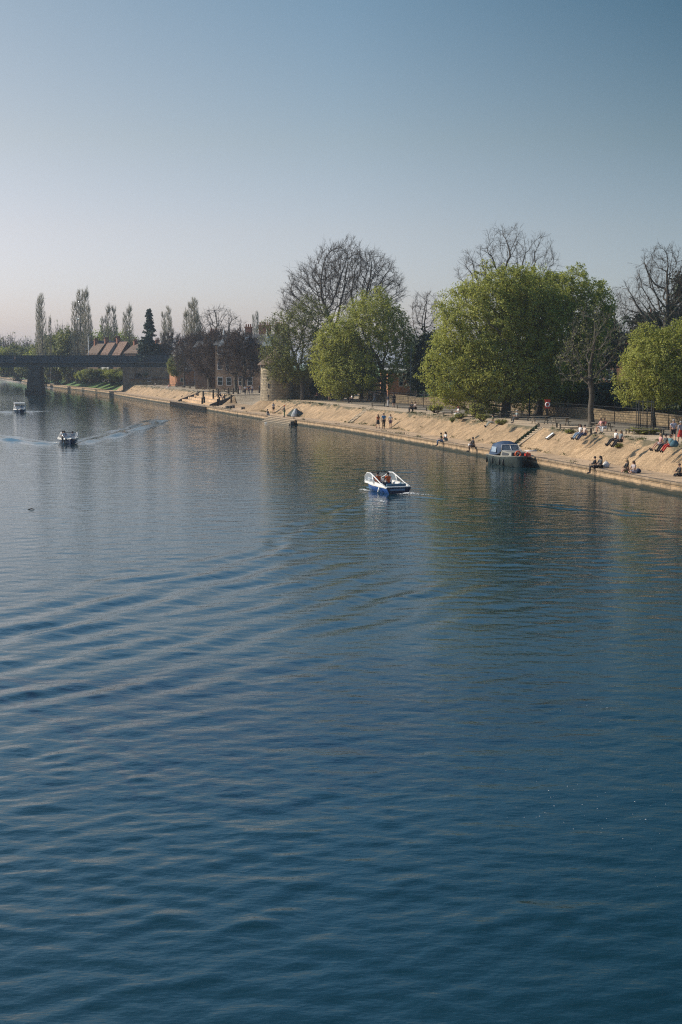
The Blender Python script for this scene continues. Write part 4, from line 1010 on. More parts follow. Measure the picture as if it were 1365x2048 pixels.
house('terraced_house', 'long grey roofed house behind the leftmost tiled gable beyond the bridge', 215, 452, hz, 11, 9, gz(700,452), gz(683,452), 0, M_YBRICK, M_SLATE, False, [(-3,6.5,.9,1.3),(0,6.5,.9,1.3),(3,6.5,.9,1.3)], [(3.6,0,gz(686,452),1.6,.8,1.4,3)], group=G2)
house('terraced_house', 'leftmost house of the tiled row beyond the bridge, dark gable', 203, 438, hz, 4.6, 6.5, gz(707,438), gz(689,438), R(36), M_DBRICK, M_TILE, True, [(-1.1,7.6,.7,1.2),(1.1,7.6,.7,1.2)], [(0,2.4,gz(692,438),1.2,.7,1.6,4)], group=G2)
house('terraced_house', 'second house of the tiled row beyond the bridge', 224, 434, hz, 4.6, 6.5, gz(707,434), gz(687,434), R(36), M_WHITEW, M_RTILE, True, [(-1.1,7.6,.7,1.2),(1.1,7.6,.7,1.2)], [(0,2.4,gz(690,434),1.2,.7,1.6,4)], group=G2)
house('terraced_house', 'third house of the tiled row beyond the bridge, with pinkish roof', 248, 430, hz, 4.8, 6.5, gz(708,430), gz(685,430), R(36), M_DBRICK, M_RTILE, True, [(-1.1,7.6,.7,1.2),(1.1,7.6,.7,1.2)], [(0,2.4,gz(688,430),1.2,.7,1.6,4)], group=G2)
house('terraced_house', 'right house of the tiled row, mossy brown roof under the conifer', 286, 424, hz, 7.0, 7, gz(706,424), gz(689,424), R(42), M_DBRICK, M_TILE, True, [(-2,7.4,.8,1.2),(2,7.4,.8,1.2)], [(0,3,gz(694,424),1.4,.7,1.6,4)], group=G2)
house('terraced_house', 'brown roofed house between the conifer foot and the gabled pale house', 322, 415, hz, 9, 9, gz(704,415), gz(687,415), R(25), M_DBRICK, M_TILE, True, [(-2,7.4,.8,1.2)], [(0,2,gz(691,415),1.2,.7,1.5,3)], group=G2)
house('gabled_house', 'pale gabled house with dark slate roof right of the bridge end', 374, 385, hz, 5, 6, gz(706,385), gz(688,385), R(30), M_WHITEW, M_SLATE, True, [(0,6.6,1.0,1.3),(0,3.6,1.0,1.3)], [(0,3,gz(692,385),1.2,.7,1.3,2)])
house('brick_hut', 'small orange brick hut with a flat topped roof behind the landing', 366, 372, ZU, 5.2, 4, gz(741,372,ZU), gz(737,372,ZU), R(35), M_OBRICK, M_SLATE, False, [(-1.2,1.6,.8,.9)], [], 'hut')
house('garden_wall_building', 'long low building with pale walls behind the landing trees', 345, 395, ZU, 22, 5, gz(757,395,ZU), gz(748,395,ZU), R(5), M_WALLST, M_TILE, False, [(-6,1.4,.9,.9),(2,1.4,.9,.9)], [], 'building')
def hoarding():
    b = P(384, 763, ZU); t = thing('site_hoarding', 'bright yellow boards behind the landing beside the orange brick hut', 'hoarding', b)
    for i in range(4): q = MB(); q.box((-2.1+1.4*i, .1*(i % 2), .85), (1.3, .06, 1.5)); q.box((-2.1+1.4*i, .1*(i % 2)+.05, .05), (1.2, .5, .08)); q.build('panel', plain('yellow_board', (.62,.42,.03), .6), t)
hoarding()
for px, lab in ((458,'bright green clipped hedge behind the landing trunks, left piece'),(482,'bright green clipped hedge behind the landing trunks, right piece')):
    set_bush('garden_hedge', lab, px, 335, ZU, BG, .32, .42, px, 'hedge')
# victorian terrace left of the tower
zt = 2.7
wv = [(x, z, 1.0, 1.7) for x in (-6.2,-4.2,-1.4,.6,3.6,5.6) for z in (2.0,5.4,8.8)]
tv = house('victorian_terrace', 'tall buff brick terrace with white window surrounds left of the round tower', 508, 318, zt, 14.5, 10, gz(691,318,zt), gz(671,318,zt), R(-12), M_YBRICK, M_SLATE, False, wv, [(-1.2,.5,gz(675,318,zt),1.5,1.0,2.2,3),(2.6,.5,gz(675,318,zt),2.6,1.1,2.6,6),(6.2,.5,gz(677,318,zt),2.6,1.1,2.8,6)], 'terrace')
for x in (-5.2,-.4,4.6):
    m = MB(); e = gz(691,318,zt); m.add([(x-1.3,-5.4,e-.3),(x+1.3,-5.4,e-.3),(x,-5.4,e+2.0),(x-1.3,-1,e-.3),(x+1.3,-1,e-.3),(x,-1,e+2.0)],[(0,1,2),(5,4,3),(0,2,5,3),(1,4,5,2)]); g = m.build('dormer', M_WHITE, tv)
    m = MB(); m.lathe([(.1, e+1.9), (.22, e+2.3), (.03, e+3.6)], 6, (x,-5.4,0)); m.build('finial', M_WHITE, g)
house('victorian_terrace', 'further half of the buff terrace behind the landing trees', 462, 335, zt, 14, 10, gz(695,335,zt), gz(677,335,zt), R(-12), M_DBRICK, M_SLATE, False, [(x, z, 1.0, 1.7) for x in (0,2,5) for z in (5.4,)], [(-4,.5,gz(681,335,zt),2.0,1.0,2,4)], 'terrace')
# brick buildings behind the trees
house('brick_building', 'orange brick building with a pale eaves band seen between the two big green trees', 797, 250, 3.2, 5.2, 8, gz(745,250,3.2), gz(731,250,3.2), R(8), M_OBRICK, M_SLATE, False, [(-.3,2.4,.6,1.6),(1.4,2.4,.5,1.6)], [], 'building')
t = thing('eaves_canopy', 'white weathered canopy across the front of the orange brick building', 'canopy', ((795-682.5)/2844*245, 245, 3.2), R(8)); m = MB(); m.box((0, -.5, gz(741,245,3.2)), (5.0, 1.6, .5), rx=R(14)); m.build('awning', M_WHITEW, t)
m = MB(); [m.box((x, -1.0, gz(741,245,3.2)/2-.1), (.12,.12,gz(741,245,3.2)-.3)) for x in (-2.2,2.2)]; m.build('supports', M_IRON, t)
house('stone_gable_house', 'pale stone gabled outbuilding seen under the broad green tree', 742, 258, 3.2, 5, 5, gz(765,258,3.2), gz(745,258,3.2), R(-10), M_WALLST, M_TILE, True, [(0,3,.6,.9)], [], 'building')
t = house('brick_house', 'red brick house with a sloping roof among dark trees at the right', 1250, 228, 4.5, 11, 9, gz(703,228,4.5), gz(668,228,4.5), R(-25), M_BRICK, M_SLATE, True, [(-3.4,2.4,.9,1.5),(-1.6,2.4,.9,1.5),(1.6,2.4,.9,1.5),(-3.4,5.2,.9,1.3)], [(-3.6,1,gz(690,228,4.5),1.2,.9,5.6,3),(3.8,1,gz(672,228,4.5),1.1,.8,3.5,2)])
# blue information sign
b = P(320.5, 766, ZU); t = thing('information_sign', 'small round topped blue sign on a tall post beside the bridge wing wall', 'sign', b); s = b.y/2844
m = MB(); m.tube([(0,0,0),(0,0,28*s)], .07, 7); m.build('post', M_IRON, t)
m = MB(); m.box((.1,-.02,27*s), (1.15,.08,1.1)); m.build('panel', M_BLUE, t); m = MB(); m.box((-.2,-.07,28*s), (.4,.02,.5)); m.build('emblem', M_WHITE, t)
# ------------------------------------------------------------------ people
POSES = {}
def pose_points(kind):
    J = dict(pel=(0,0,.95), wai=(0,0,1.12), che=(0,.01,1.34), nec=(0,.0,1.49), hea=(0,.02,1.60), top=(0,.01,1.69))
    for s, q in ((-1,'l'),(1,'r')):
        J['sh'+q]=(s*.17,0,1.42); J['el'+q]=(s*.23,-.02,1.14); J['wr'+q]=(s*.24,.05,.9); J['ha'+q]=(s*.24,.08,.81)
        J['hi'+q]=(s*.085,0,.9); J['kn'+q]=(s*.095,.02,.49); J['an'+q]=(s*.10,-.01,.085); J['to'+q]=(s*.11,.16,.035)
    def up(dz, dy=0, lean=0):
        for k in ('pel','wai','che','nec','hea','top','shl','shr','ell','elr','wrl','wrr','hal','har'):
            x, y, z = J[k]; h = z-.95; J[k] = (x, y+dy+h*lean, z+dz)
    if kind == 'stand': pass
    if kind == 'walk':
        J.update(knl=(-.09,.16,.5), anl=(-.09,.24,.1), tol=(-.09,.41,.06), knr=(.09,-.05,.49), anr=(.09,-.30,.13), tor=(.09,-.17,.05), ell=(-.25,-.14,1.16), wrl=(-.24,-.12,.92), hal=(-.24,-.1,.83), elr=(.25,.08,1.16), wrr=(.23,.22,.97), har=(.22,.27,.89))
    if kind == 'angler':
        J.update(elr=(.26,.1,1.18), wrr=(.12,.34,1.16), har=(.08,.42,1.18), ell=(-.24,.1,1.16), wrl=(-.05,.34,1.08), hal=(0,.41,1.1))
    if kind in ('sit', 'edge', 'slope', 'ground', 'crouch'):
        lean = {'sit':.08,'edge':.12,'slope':.0,'ground':.15,'crouch':.35}[kind]
        up(-.83, 0, lean)
        for s, q in ((-1,'l'),(1,'r')):
            J['hi'+q]=(s*.09,.03,.10)
            if kind in ('sit','edge'): J['kn'+q]=(s*.11,.43,.11 if q == 'l' else .13); J['an'+q]=(s*.10,.42+(.07 if q == 'l' else -.02),-.33 if q == 'l' else -.31); J['to'+q]=(s*.10,.60,-.38)
            if kind == 'slope': J['kn'+q]=(s*.11,.40,.06 if q == 'l' else .12); J['an'+q]=(s*.12,.74,-.36); J['to'+q]=(s*.13,.83,-.24)
            if kind == 'ground': J['kn'+q]=(s*.16,.34,.42 if q == 'l' else .36); J['an'+q]=(s*.12,.52,.08); J['to'+q]=(s*.12,.68,.04)
            if kind == 'crouch': J['kn'+q]=(s*.15,.36,.40); J['an'+q]=(s*.12,.20,.05); J['to'+q]=(s*.12,.36,.02)
            x, y, z = J['sh'+q]; J['el'+q]=(s*.24,y+.12,z-.25); J['wr'+q]=(s*.12,y+.30,z-.30); J['ha'+q]=(s*.06,y+.37,z-.27)
            if kind == 'slope' : J['el'+q]=(s*.24,y-.06,z-.26); J['wr'+q]=(s*.27,y-.1 if q=='l' else y+.16,.14 if q=='l' else .2); J['ha'+q]=(s*.27,y-.09 if q=='l' else y+.24,.05 if q=='l' else .18)
    return J
def skin(name, chains, radii, J, sub=1):
    """one continuous skin grown over a skeleton; chains: list of joint name sequences"""
    names = []
    for c in chains:
        for k in c:
            if k not in names: names.append(k)
    es = set()
    for c in chains:
        for a, b_ in zip(c, c[1:]): es.add((names.index(a), names.index(b_)))
    me = bpy.data.meshes.new('tmp'); me.from_pydata([J[k] for k in names], list(es), []); o = bpy.data.objects.new('tmp', me); COL.objects.link(o)
    md = o.modifiers.new('s', 'SKIN'); md.use_smooth_shade = True; md.branch_smoothing = .5
    for i, k in enumerate(names):
        r = radii[k]; me.skin_vertices[0].data[i].radius = r if isinstance(r, tuple) else (r, r)
    me.skin_vertices[0].data[0].use_root = True
    if sub: s_ = o.modifiers.new('u', 'SUBSURF'); s_.levels = sub; s_.render_levels = sub
    dg = bpy.context.evaluated_depsgraph_get(); out = bpy.data.meshes.new_from_object(o.evaluated_get(dg)); out.name = name
    bpy.data.objects.remove(o); bpy.data.meshes.remove(me)
    out.polygons.foreach_set('use_smooth', [True]*len(out.polygons)); return out
RB = dict(pel=.125, wai=(.13,.10), che=(.15,.11), nec=.052, hea=(.075,.09), top=.06)
for q in 'lr': RB.update({'sh'+q:.06,'el'+q:.042,'wr'+q:.028,'ha'+q:(.038,.02),'hi'+q:.09,'kn'+q:.062,'an'+q:.04,'to'+q:.034})
def grow(k, d): 
    r = RB[k]; return tuple(x+d for x in r) if isinstance(r, tuple) else r+d
def lerp(a, b, t): return tuple(a[i]+(b[i]-a[i])*t for i in range(3))
def join_mb(me, mb):
    v0 = [tuple(v.co) for v in me.vertices]; f0 = [tuple(p.vertices) for p in me.polygons]
    k = len(v0); out = bpy.data.meshes.new(me.name); out.from_pydata(v0+mb.v, [], f0+[[i+k for i in f] for f in mb.f])
    out.polygons.foreach_set('use_smooth', [True]*len(out.polygons)); out.polygons.foreach_set('material_index', [0]*len(f0)+mb.m); bpy.data.meshes.remove(me); return out
def get_pose(kind):
    if kind in POSES: return POSES[kind]
    J = pose_points(kind); d = {}
    body = skin('body', [['pel','wai','che','nec','hea','top'],['che','shl','ell','wrl','hal'],['che','shr','elr','wrr','har'],['pel','hil','knl','anl','tol'],['pel','hir','knr','anr','tor']], RB, J)
    mb = MB(); h = Vector(J['hea'])
    fwd = Vector((0,1,0))
    mb.tube([h+Vector((0,.08,.02)), h+Vector((0,.115,-.015))], [.010,.018], 5)       # nose
    for s in (-1, 1):
        mb.ball(tuple(h+Vector((s*.085,0,.0))), (.012,.022,.032), n=6, k=4)              # ear
        mb.ball(tuple(h+Vector((s*.032,.083,.02))), (.012,.008,.009), 1, 6, 4)           # eye
    mb.ball(tuple(h+Vector((0,.085,-.045))), (.025,.008,.007), 1, 6, 4)                  # mouth
    for q, s in (('l',-1),('r',1)):
        w = Vector(J['wr'+q]); a = Vector(J['ha'+q]); dr = (a-w).normalized(); sd = dr.cross(Vector((0,1,0)) if abs(dr.y) < .8 else Vector((0,0,1))).normalized(); nn = dr.cross(sd)
        for i, ln in enumerate((.072,.082,.076,.058)):
            b0 = a+dr*.015+sd*(-.024+.016*i); mb.tube([b0, b0+dr*ln*.5+nn*.008, b0+dr*ln*.85+nn*.03], [.009,.008,.006], 5)
        b0 = a-dr*.02+sd*s*.03; mb.tube([b0, b0+sd*s*.025+dr*.03, b0+sd*s*.03+dr*.06], [.010,.009,.007], 5)
    d['body'] = join_mb(body, mb)
    # top with short or long sleeves
    def cut(a, b_, t, nm): J[nm] = lerp(J[a], J[b_], t)
    for q in 'lr':
        cut('sh'+q,'el'+q,.75,'sl'+q); cut('el'+q,'wr'+q,.92,'cu'+q); cut('hi'+q,'kn'+q,.8,'sk'+q); cut('kn'+q,'an'+q,.93,'tr'+q)
    J['col'] = lerp(J['che'], J['nec'], .72); J['hem'] = lerp(J['pel'], J['wai'], .1)
    Rr = {k: grow(k, .018) for k in RB}; Rr.update(col=.075, hem=(.145,.12))
    for q in 'lr': Rr.update({'sl'+q:.062,'cu'+q:.042,'sk'+q:.09,'tr'+q:.062})
    d['top_short'] = skin('shirt', [['hem','wai','che','col'],['che','shl','sll'],['che','shr','slr']], Rr, J)
    d['top_long'] = skin('jacket', [['hem','wai','che','col'],['che','shl','ell','cul'],['che','shr','elr','cur']], Rr, J)
    d['shorts'] = skin('shorts', [['pel','hil','skl'],['pel','hir','skr']], {**Rr, 'pel':.14,'hil':.105,'hir':.105}, J)
    d['trousers'] = skin('trousers', [['pel','hil','knl','trl'],['pel','hir','knr','trr']], {**Rr,'pel':.14,'hil':.105,'hir':.105}, J)
    m = MB()
    for q in 'lr':
        a, b_ = Vector(J['an'+q]), Vector(J['to'+q]); dd = (b_-a).normalized(); m.tube([a-dd*.05, a+Vector((0,0,-.02)), lerp(a, b_, .6), b_, b_+dd*.07], [.03,.058,.052,.048,.02], 8)
    d['shoes'] = m
    t = Vector(J['hea']); m = MB(); m.ball((t.x, t.y-.022, t.z+.045), (.096,.105,.098), n=12, k=8); d['hair_short'] = m
    m = MB(); m.ball((t.x, t.y-.022, t.z+.045), (.1,.108,.1), n=12, k=8); m.tube([t+Vector((0,-.06,.03)), t+Vector((0,-.10,-.1)), t+Vector((0,-.12,-.24)), t+Vector((0,-.11,-.36))], [.085,.09,.075,.03], 9); d['hair_long'] = m
    m = MB(); m.ball((t.x, t.y-.02, t.z+.06), (.102,.112,.085), n=12, k=8); m.box((t.x, t.y+.11, t.z+.05), (.15,.1,.015)); d['cap'] = m
    if kind in ('stand','walk'):
        m = MB(); m.rings([[(math.cos(2*math.pi*i/14)*rx, math.sin(2*math.pi*i/14)*rx*.8, z) for i in range(14)] for rx, z in ((.14,1.06),(.18,.9),(.22,.7),(.24,.55))], cap0=False, cap1=False); d['skirt'] = m
    for k in list(d):
        if isinstance(d[k], MB):
            mb = d[k]; me = bpy.data.meshes.new(k); me.from_pydata(mb.v, [], mb.f); me.polygons.foreach_set('use_smooth', [True]*len(me.polygons)); d[k] = me
    for me in d.values():
        if len(me.materials) == 0: me.materials.append(None)
    d['body'].materials.append(M_IRON)
    POSES[kind] = d; return d
SKIN = [(.48,.27,.18), (.38,.20,.13), (.16,.085,.05)]
def part(t, name, me, mat):
    o = link_mesh(name, me, t); o.material_slots[0].link = 'OBJECT'; o.material_slots[0].material = mat; return o
BLACK=(.018,.018,.022); WHITE=(.68,.66,.64); NAVY=(.025,.04,.09); JEAN=(.09,.14,.24); LJEAN=(.22,.30,.40); GREY=(.22,.23,.25); DGREY=(.06,.065,.07); BEIGE=(.42,.33,.23); RED=(.45,.04,.03); OLIVE=(.09,.10,.05); PINK=(.55,.30,.28); BROWN=(.10,.06,.04); BLOND=(.32,.22,.11); HGREY=(.3,.3,.3); BLUE=(.04,.20,.45); PURPLE=(.13,.08,.15); ORANGE=(.75,.12,.02); GREEN=(.05,.12,.06)
def person(kind, px, py, z, rot, label, top, bottom, hair=BROWN, low='trousers', sleeves='short', hairk='short', sk=0, sc=1.0, shoes=BLACK, group=None, loc=None):
    d = get_pose(kind); b = loc if loc is not None else P(px, py, z)
    t = thing('person', label, 'person', b, rot, group, sc)
    part(t, 'body', d['body'], plain('skin', SKIN[sk], .6, 0, .06, 6))
    part(t, 'jacket' if sleeves == 'long' else 'shirt', d['top_'+sleeves], cloth(top))
    if low == 'skirt' and 'skirt' not in d: low = 'shorts'
    part(t, low, d[low], cloth(bottom)); part(t, 'shoes', d['shoes'], cloth(shoes))
    part(t, 'cap' if hairk == 'cap' else 'hair', d['cap'] if hairk == 'cap' else d['hair_'+hairk], cloth(hair))
    return t
RIV = facing((-.96,-.27)); AWAY = facing((-.2,1)); TOW = facing((.2,-1)); LEFT = facing((-1,0)); RIGHT = facing((1,.2))
# lower promenade, near to far
person('edge',1361,952,ZL+.02,RIV,'person in dark trousers sitting on the quay, cut by the right edge',BLACK,BLACK,sleeves='long')
person('edge',1269,946,ZL+.02,RIV+.2,'dark haired woman in a pale dress on the quay edge, right one of near pair',(.42,.36,.36),(.36,.36,.42),hairk='long',low='shorts')
person('edge',1256,943,ZL+.02,RIV-.2,'brown haired woman in a dark jacket on the quay edge, left of near pair',BLACK,BROWN,BLOND,'shorts','long','long')
person('edge',1203,935,ZL+.02,RIV+.1,'person all in dark clothes sitting on the quay beside a white bag',DGREY,BLACK,BLACK,sleeves='long',hairk='long')
person('edge',1192,936,ZL+.02,RIV-.3,'person in black on the quay edge, left of the one beside the white bag',BLACK,BLACK,BLACK,sleeves='long')
person('edge',948,894,ZL+.02,RIV,'person in a bulky black coat sitting alone on the quay edge left of the cruiser',BLACK,BROWN,BLACK,sleeves='long',hairk='short',sc=1.05)
person('ground',893,881,ZL+.02,RIV+.2,'woman with long black hair in a white top and blue skirt sitting on the quay',WHITE,(.06,.16,.22),BLACK,'shorts','short','long')
person('edge',884,883,ZL+.02,RIV-.2,'person in an olive top and jeans reading with legs over the quay edge',OLIVE,JEAN,BLACK)
person('walk',781.5,857,ZL,RIV+1.2,'woman in a white top and purple shorts standing right of the man in blue',WHITE,PURPLE,BROWN,'shorts','short','long')
person('stand',768,857,ZL,AWAY,'man in a blue t-shirt and dark trousers on the lower promenade',BLUE,BLACK,BLACK,sc=1.08)
person('walk',756.5,857,ZL,AWAY+.2,'woman in an orange top and black skirt left of the man in blue',(.45,.14,.06),BLACK,BROWN,'skirt','short','long')
person('angler',569.5,834,ZL,RIV,'angler in an orange cap holding a rod on the landing stage',DGREY,GREEN,ORANGE,'trousers','long','cap')
person('stand',547.5,827,ZL,AWAY+.3,'man in a grey shirt and dark shorts standing behind the landing stage',(.38,.40,.44),BLACK,HGREY,'shorts')
person('crouch',538.5,830,ZL+.05,RIV,'person in dark clothes crouching at the top of the landing stage',BLACK,WHITE,BLACK,sleeves='long')
# seated along the slope top
SLOPE = RIV
for px, py, lab, tp, bt, hr, hk, lw in [
 (1341,893,'person in teal top and red trousers on the slope top, rightmost of three',(.10,.2,.22),RED,BROWN,'short','trousers'),
 (1332,892,'person in a dark top, middle of three sitting on the slope top',DGREY,BLACK,BLACK,'short','trousers'),
 (1322,890,'person in pink with bare legs, leftmost of three sitting on the slope top',PINK,(.4,.35,.34),BLOND,'long','shorts'),
 (1242,883,'person in grey top and black trousers, right one of the pair on slope top',(.17,.2,.22),BLACK,BLOND,'long','trousers'),
 (1232,881,'person in white shirt with dark legs, left one of the pair on slope top',WHITE,BLACK,BROWN,'short','trousers'),
 (1170,870,'person in cream top and dark trousers before the front bench, right one of couple',(.58,.47,.40),NAVY,BLACK,'short','trousers'),
 (1161,869,'person in white top and pale jeans before the front bench, left one of couple',WHITE,LJEAN,BROWN,'long','trousers'),
 (986,846,'person in olive clothes sitting alone on the slope top left of the leaning trunk',OLIVE,(.3,.3,.26),BLACK,'short','trousers')]:
    q = P(px, py, ZU); person('slope', 0, 0, 0, SLOPE+(px*.37 % .3-.15), lab, tp, bt, hr, lw, 'short', hk, loc=q+Vector((0,0,-.02)))
# walkers and bench sitters on the upper promenade
person('walk',1347,885,ZU,AWAY-.3,'grey haired person in a pale grey top and dark shorts walking at the right edge',(.35,.35,.42),BLACK,HGREY,'shorts',sc=1.03)
person('walk',1361,888,ZU,AWAY,'person in a grey hood and red skirt walking at the right edge',(.3,.28,.3),RED,HGREY,'skirt','long')
person('sit',1203,857,ZU+.45,RIV,'person in a pink top at the picnic table right of the grey trunk',PINK,WHITE,BROWN,'shorts')
person('sit',1210,857,ZU+.45,RIV+.5,'person in white trousers at the picnic table right of the grey trunk',(.35,.12,.1),WHITE,BROWN)
person('sit',1035,838,ZU+.45,RIV,'person in a grey green top at the shaded picnic table between the leaning trunks',(.2,.26,.26),DGREY,HGREY)
person('sit',918,829,ZU+.45,RIV,'red haired woman in white clothes sitting on a bench under the largest tree',WHITE,WHITE,(.25,.04,.03),'trousers','short','long')
person('sit',832,818,ZU+.45,RIV,'person in pale top and black trousers on the bench in the tree gap',(.6,.5,.45),BLACK,BROWN)
person('sit',825,818,ZU+.45,RIV+.3,'person in black bending forward on the bench in the tree gap, left of two',BLACK,BLACK,BLACK,sleeves='long')
person('stand',788,815,ZU,AWAY,'tall person in a long black coat standing beside the thick trunk',BLACK,BLACK,BLACK,'skirt','long','long',sc=1.1)
person('stand',776.5,814,ZU,AWAY+.8,'person in dark clothes standing between the thick trunk and the black coat',(.1,.1,.12),WHITE,BROWN,'trousers','long')
person('walk',749,804,ZU,RIGHT,'person in pale trousers and white top walking behind the bright tree, right one',(.5,.4,.38),WHITE,BROWN,hairk='long')
person('walk',738,803,ZU,RIGHT,'person in a pale blue shirt and black trousers walking behind the bright tree, left one',(.35,.42,.5),BLACK,BROWN)
person('sit',705,800,ZU+.45,RIV,'person in a white top sitting on the bench beside the slim leafy tree',WHITE,BLACK,BLACK)
person('stand',660,802,ZU,AWAY,'person in a beige top and pale shorts standing between the benches under the bright tree',BEIGE,DGREY,BLOND,'shorts',sc=1.1)
person('sit',641,795,ZU+.45,RIV,'person in black sitting on a bench right of the two near the tower wall',BLACK,BLACK,BLACK,sleeves='long')
person('sit',635,795,ZU+.45,RIV,'person in dark red sitting on a bench near the tower wall',(.2,.06,.05),BLACK,BROWN)
person('sit',620,793,ZU+.45,RIV,'person in grey sitting on the short bench near the tower wall',(.35,.33,.33),DGREY,BLOND,hairk='long')
person('sit',609,793,ZU+.45,RIV,'person in dark blue sitting at the bench closest to the round tower',NAVY,(.3,.3,.32),BROWN)
person('stand',596,796,ZU,AWAY,'person in a dark teal top standing at the foot of the shaded tower wall',(.05,.1,.12),(.25,.2,.17),BLACK,sc=1.1)
# lawn
for px, py, lab, tp in [(1207,770,'person lying on the sunny green lawn seen through the railings',(.6,.3,.28)),(1232,775,'person in white sitting on the green lawn beside the young tree crown',WHITE)]:
    D = 250; person('ground', 0, 0, 0, LEFT, lab, tp, DGREY, loc=Vector(((px-682.5)/2844*D, D, 0))+Vector((0,0,ground_z(D, ((px-682.5)/2844*D-qx(D))*.96)+.02)))
# the landing, near to far
for a in [('walk',505,788,ZU,AWAY,'person in white at the right of the group crossing the plaza',(.5,.5,.52),NAVY,BROWN),
 ('walk',498,789,ZU,AWAY+.3,'person in dark navy in the middle of the group crossing the plaza',NAVY,NAVY,BLACK),
 ('walk',491,789,ZU,AWAY-.2,'man in white shirt and dark trousers, left of the group crossing the plaza',WHITE,BLACK,BLACK),
 ('stand',481,788,ZU,LEFT,'child in a pink top standing left of the group on the plaza',PINK,WHITE,BROWN),
 ('stand',455,777,ZU,AWAY,'person in black standing beneath the stout landing tree, beside one in white',BLACK,BLACK,BLACK),
 ('stand',443,777,ZU,LEFT,'person in white standing in the shade of the stout landing tree',(.5,.5,.5),DGREY,HGREY),
 ('stand',388,768,ZU,AWAY,'person in black standing alone behind the landing bench row',BLACK,BLACK,BLACK),
 ('stand',416,764,ZU,AWAY,'person in white standing far back behind the landing trees',WHITE,(.4,.4,.42),BROWN),
 ('stand',428,764,ZU,AWAY,'person in pale clothes far back behind the stout landing tree',(.5,.48,.45),WHITE,BROWN),
 ('walk',293,762,ZU,AWAY,'person in a red coat walking beside the dark bridge wing wall',RED,RED,BROWN),
 ('ground',442,792,ZU,RIV,'person in a white top sitting beside the dark bicycle heap on the plaza',(.45,.5,.55),BLACK,BROWN),
 ('edge',450,797,2.2,RIV,'person in black sitting on the terrace steps, right one of a pair',BLACK,BLACK,BLACK),
 ('edge',444,799,1.75,RIV,'person in pale pink sitting on the terrace steps, left one of a pair',PINK,(.3,.35,.4),BROWN),
 ('edge',397,791,ZU,RIV,'person in black sitting hunched on the top terrace step',BLACK,BLACK,BLACK),
 ('ground',384,800,ZL+.02,RIV,'person in black lounging on the far quay, right one of a pair',BLACK,BROWN,BLACK),
 ('ground',378,800,ZL+.02,RIV+.5,'person with bare legs lounging on the far quay, left one of a pair',DGREY,PINK,BROWN),
 ('ground',366,799,ZL+.02,RIV,'person in a dark top sitting on the far quay beside the timber fender end',DGREY,(.3,.35,.4),BROWN),
 ('ground',361,798,ZL+.02,RIV,'person in a pink top leaning on the one beside the timber fender end',PINK,DGREY,BLOND),
 ('slope',338,775,ZU,RIV,'person in a pale top with legs down the far slope, near the first landing benches',PINK,WHITE,BROWN),
 ('slope',311,771,ZU,RIV,'person in a white top sitting on the far slope top left of the landing benches',(.5,.5,.48),DGREY,BLACK),
 ('ground',265,785,ZL+.02,RIV,'person in black sitting on the quay right of the bridge shadow',BLACK,BLACK,BLACK),
 ('ground',250,783,ZL+.02,RIV,'person in pale clothes sitting on the quay within the bridge shadow',(.4,.42,.46),(.3,.33,.4),BROWN)]:
    person(*a, sleeves='long' if a[6] == BLACK else 'short')
D = 390; person('walk',0,0,0,LEFT,'person in pale clothes walking on the railway bridge footway above the pier',(.42,.38,.34),DGREY,BLOND,loc=Vector(((38.5-682.5)/2844*D, D-2.5, 8.88)))
D = 399; person('walk',0,0,0,LEFT,'person in white walking on the railway bridge footway near the tiled roofs',WHITE,DGREY,BROWN,loc=Vector(((256-682.5)/2844*D, D-.5, 8.88)))

# ------------------------------------------------------------------ small things on the quay
def bag(px, py, z, lab, mat, s=.3):
    b = P(px, py, z); t = thing('carrier_bag', lab, 'bag', b); m = MB(); rs = random.Random(px)
    rings = []
    for k, (r, zz) in enumerate([(.7,0),(1,.25),(.95,.6),(.7,.95),(.45,1.15)]):
        rings.append([(math.cos(a)*s*r*rs.uniform(.85,1.1), math.sin(a)*s*.7*r*rs.uniform(.85,1.1), zz*s*1.3) for a in [2*math.pi*i/10 for i in range(10)]])
    m.rings(rings); m.build('sack', mat, t); q = MB(); q.tube([(-.1*s,0,1.4*s),(-.2*s,0,1.8*s),(.15*s,0,1.85*s),(.1*s,0,1.4*s)], .03*s+.008, 5); q.build('handle', mat, t)
bag(1212.5,935,ZL,'white plastic bag on the quay beside the pair in dark clothes',cloth(WHITE))
bag(1277,946,ZL,'dark blue bag on the quay behind the near pair of women',cloth(NAVY),.22)
bag(941,893,ZL,'white bag next to the person in the bulky black coat',cloth(WHITE),.22)
bag(1349,894,ZU,'blue bag standing behind the three people on the slope top',cloth((.05,.12,.16)),.32)
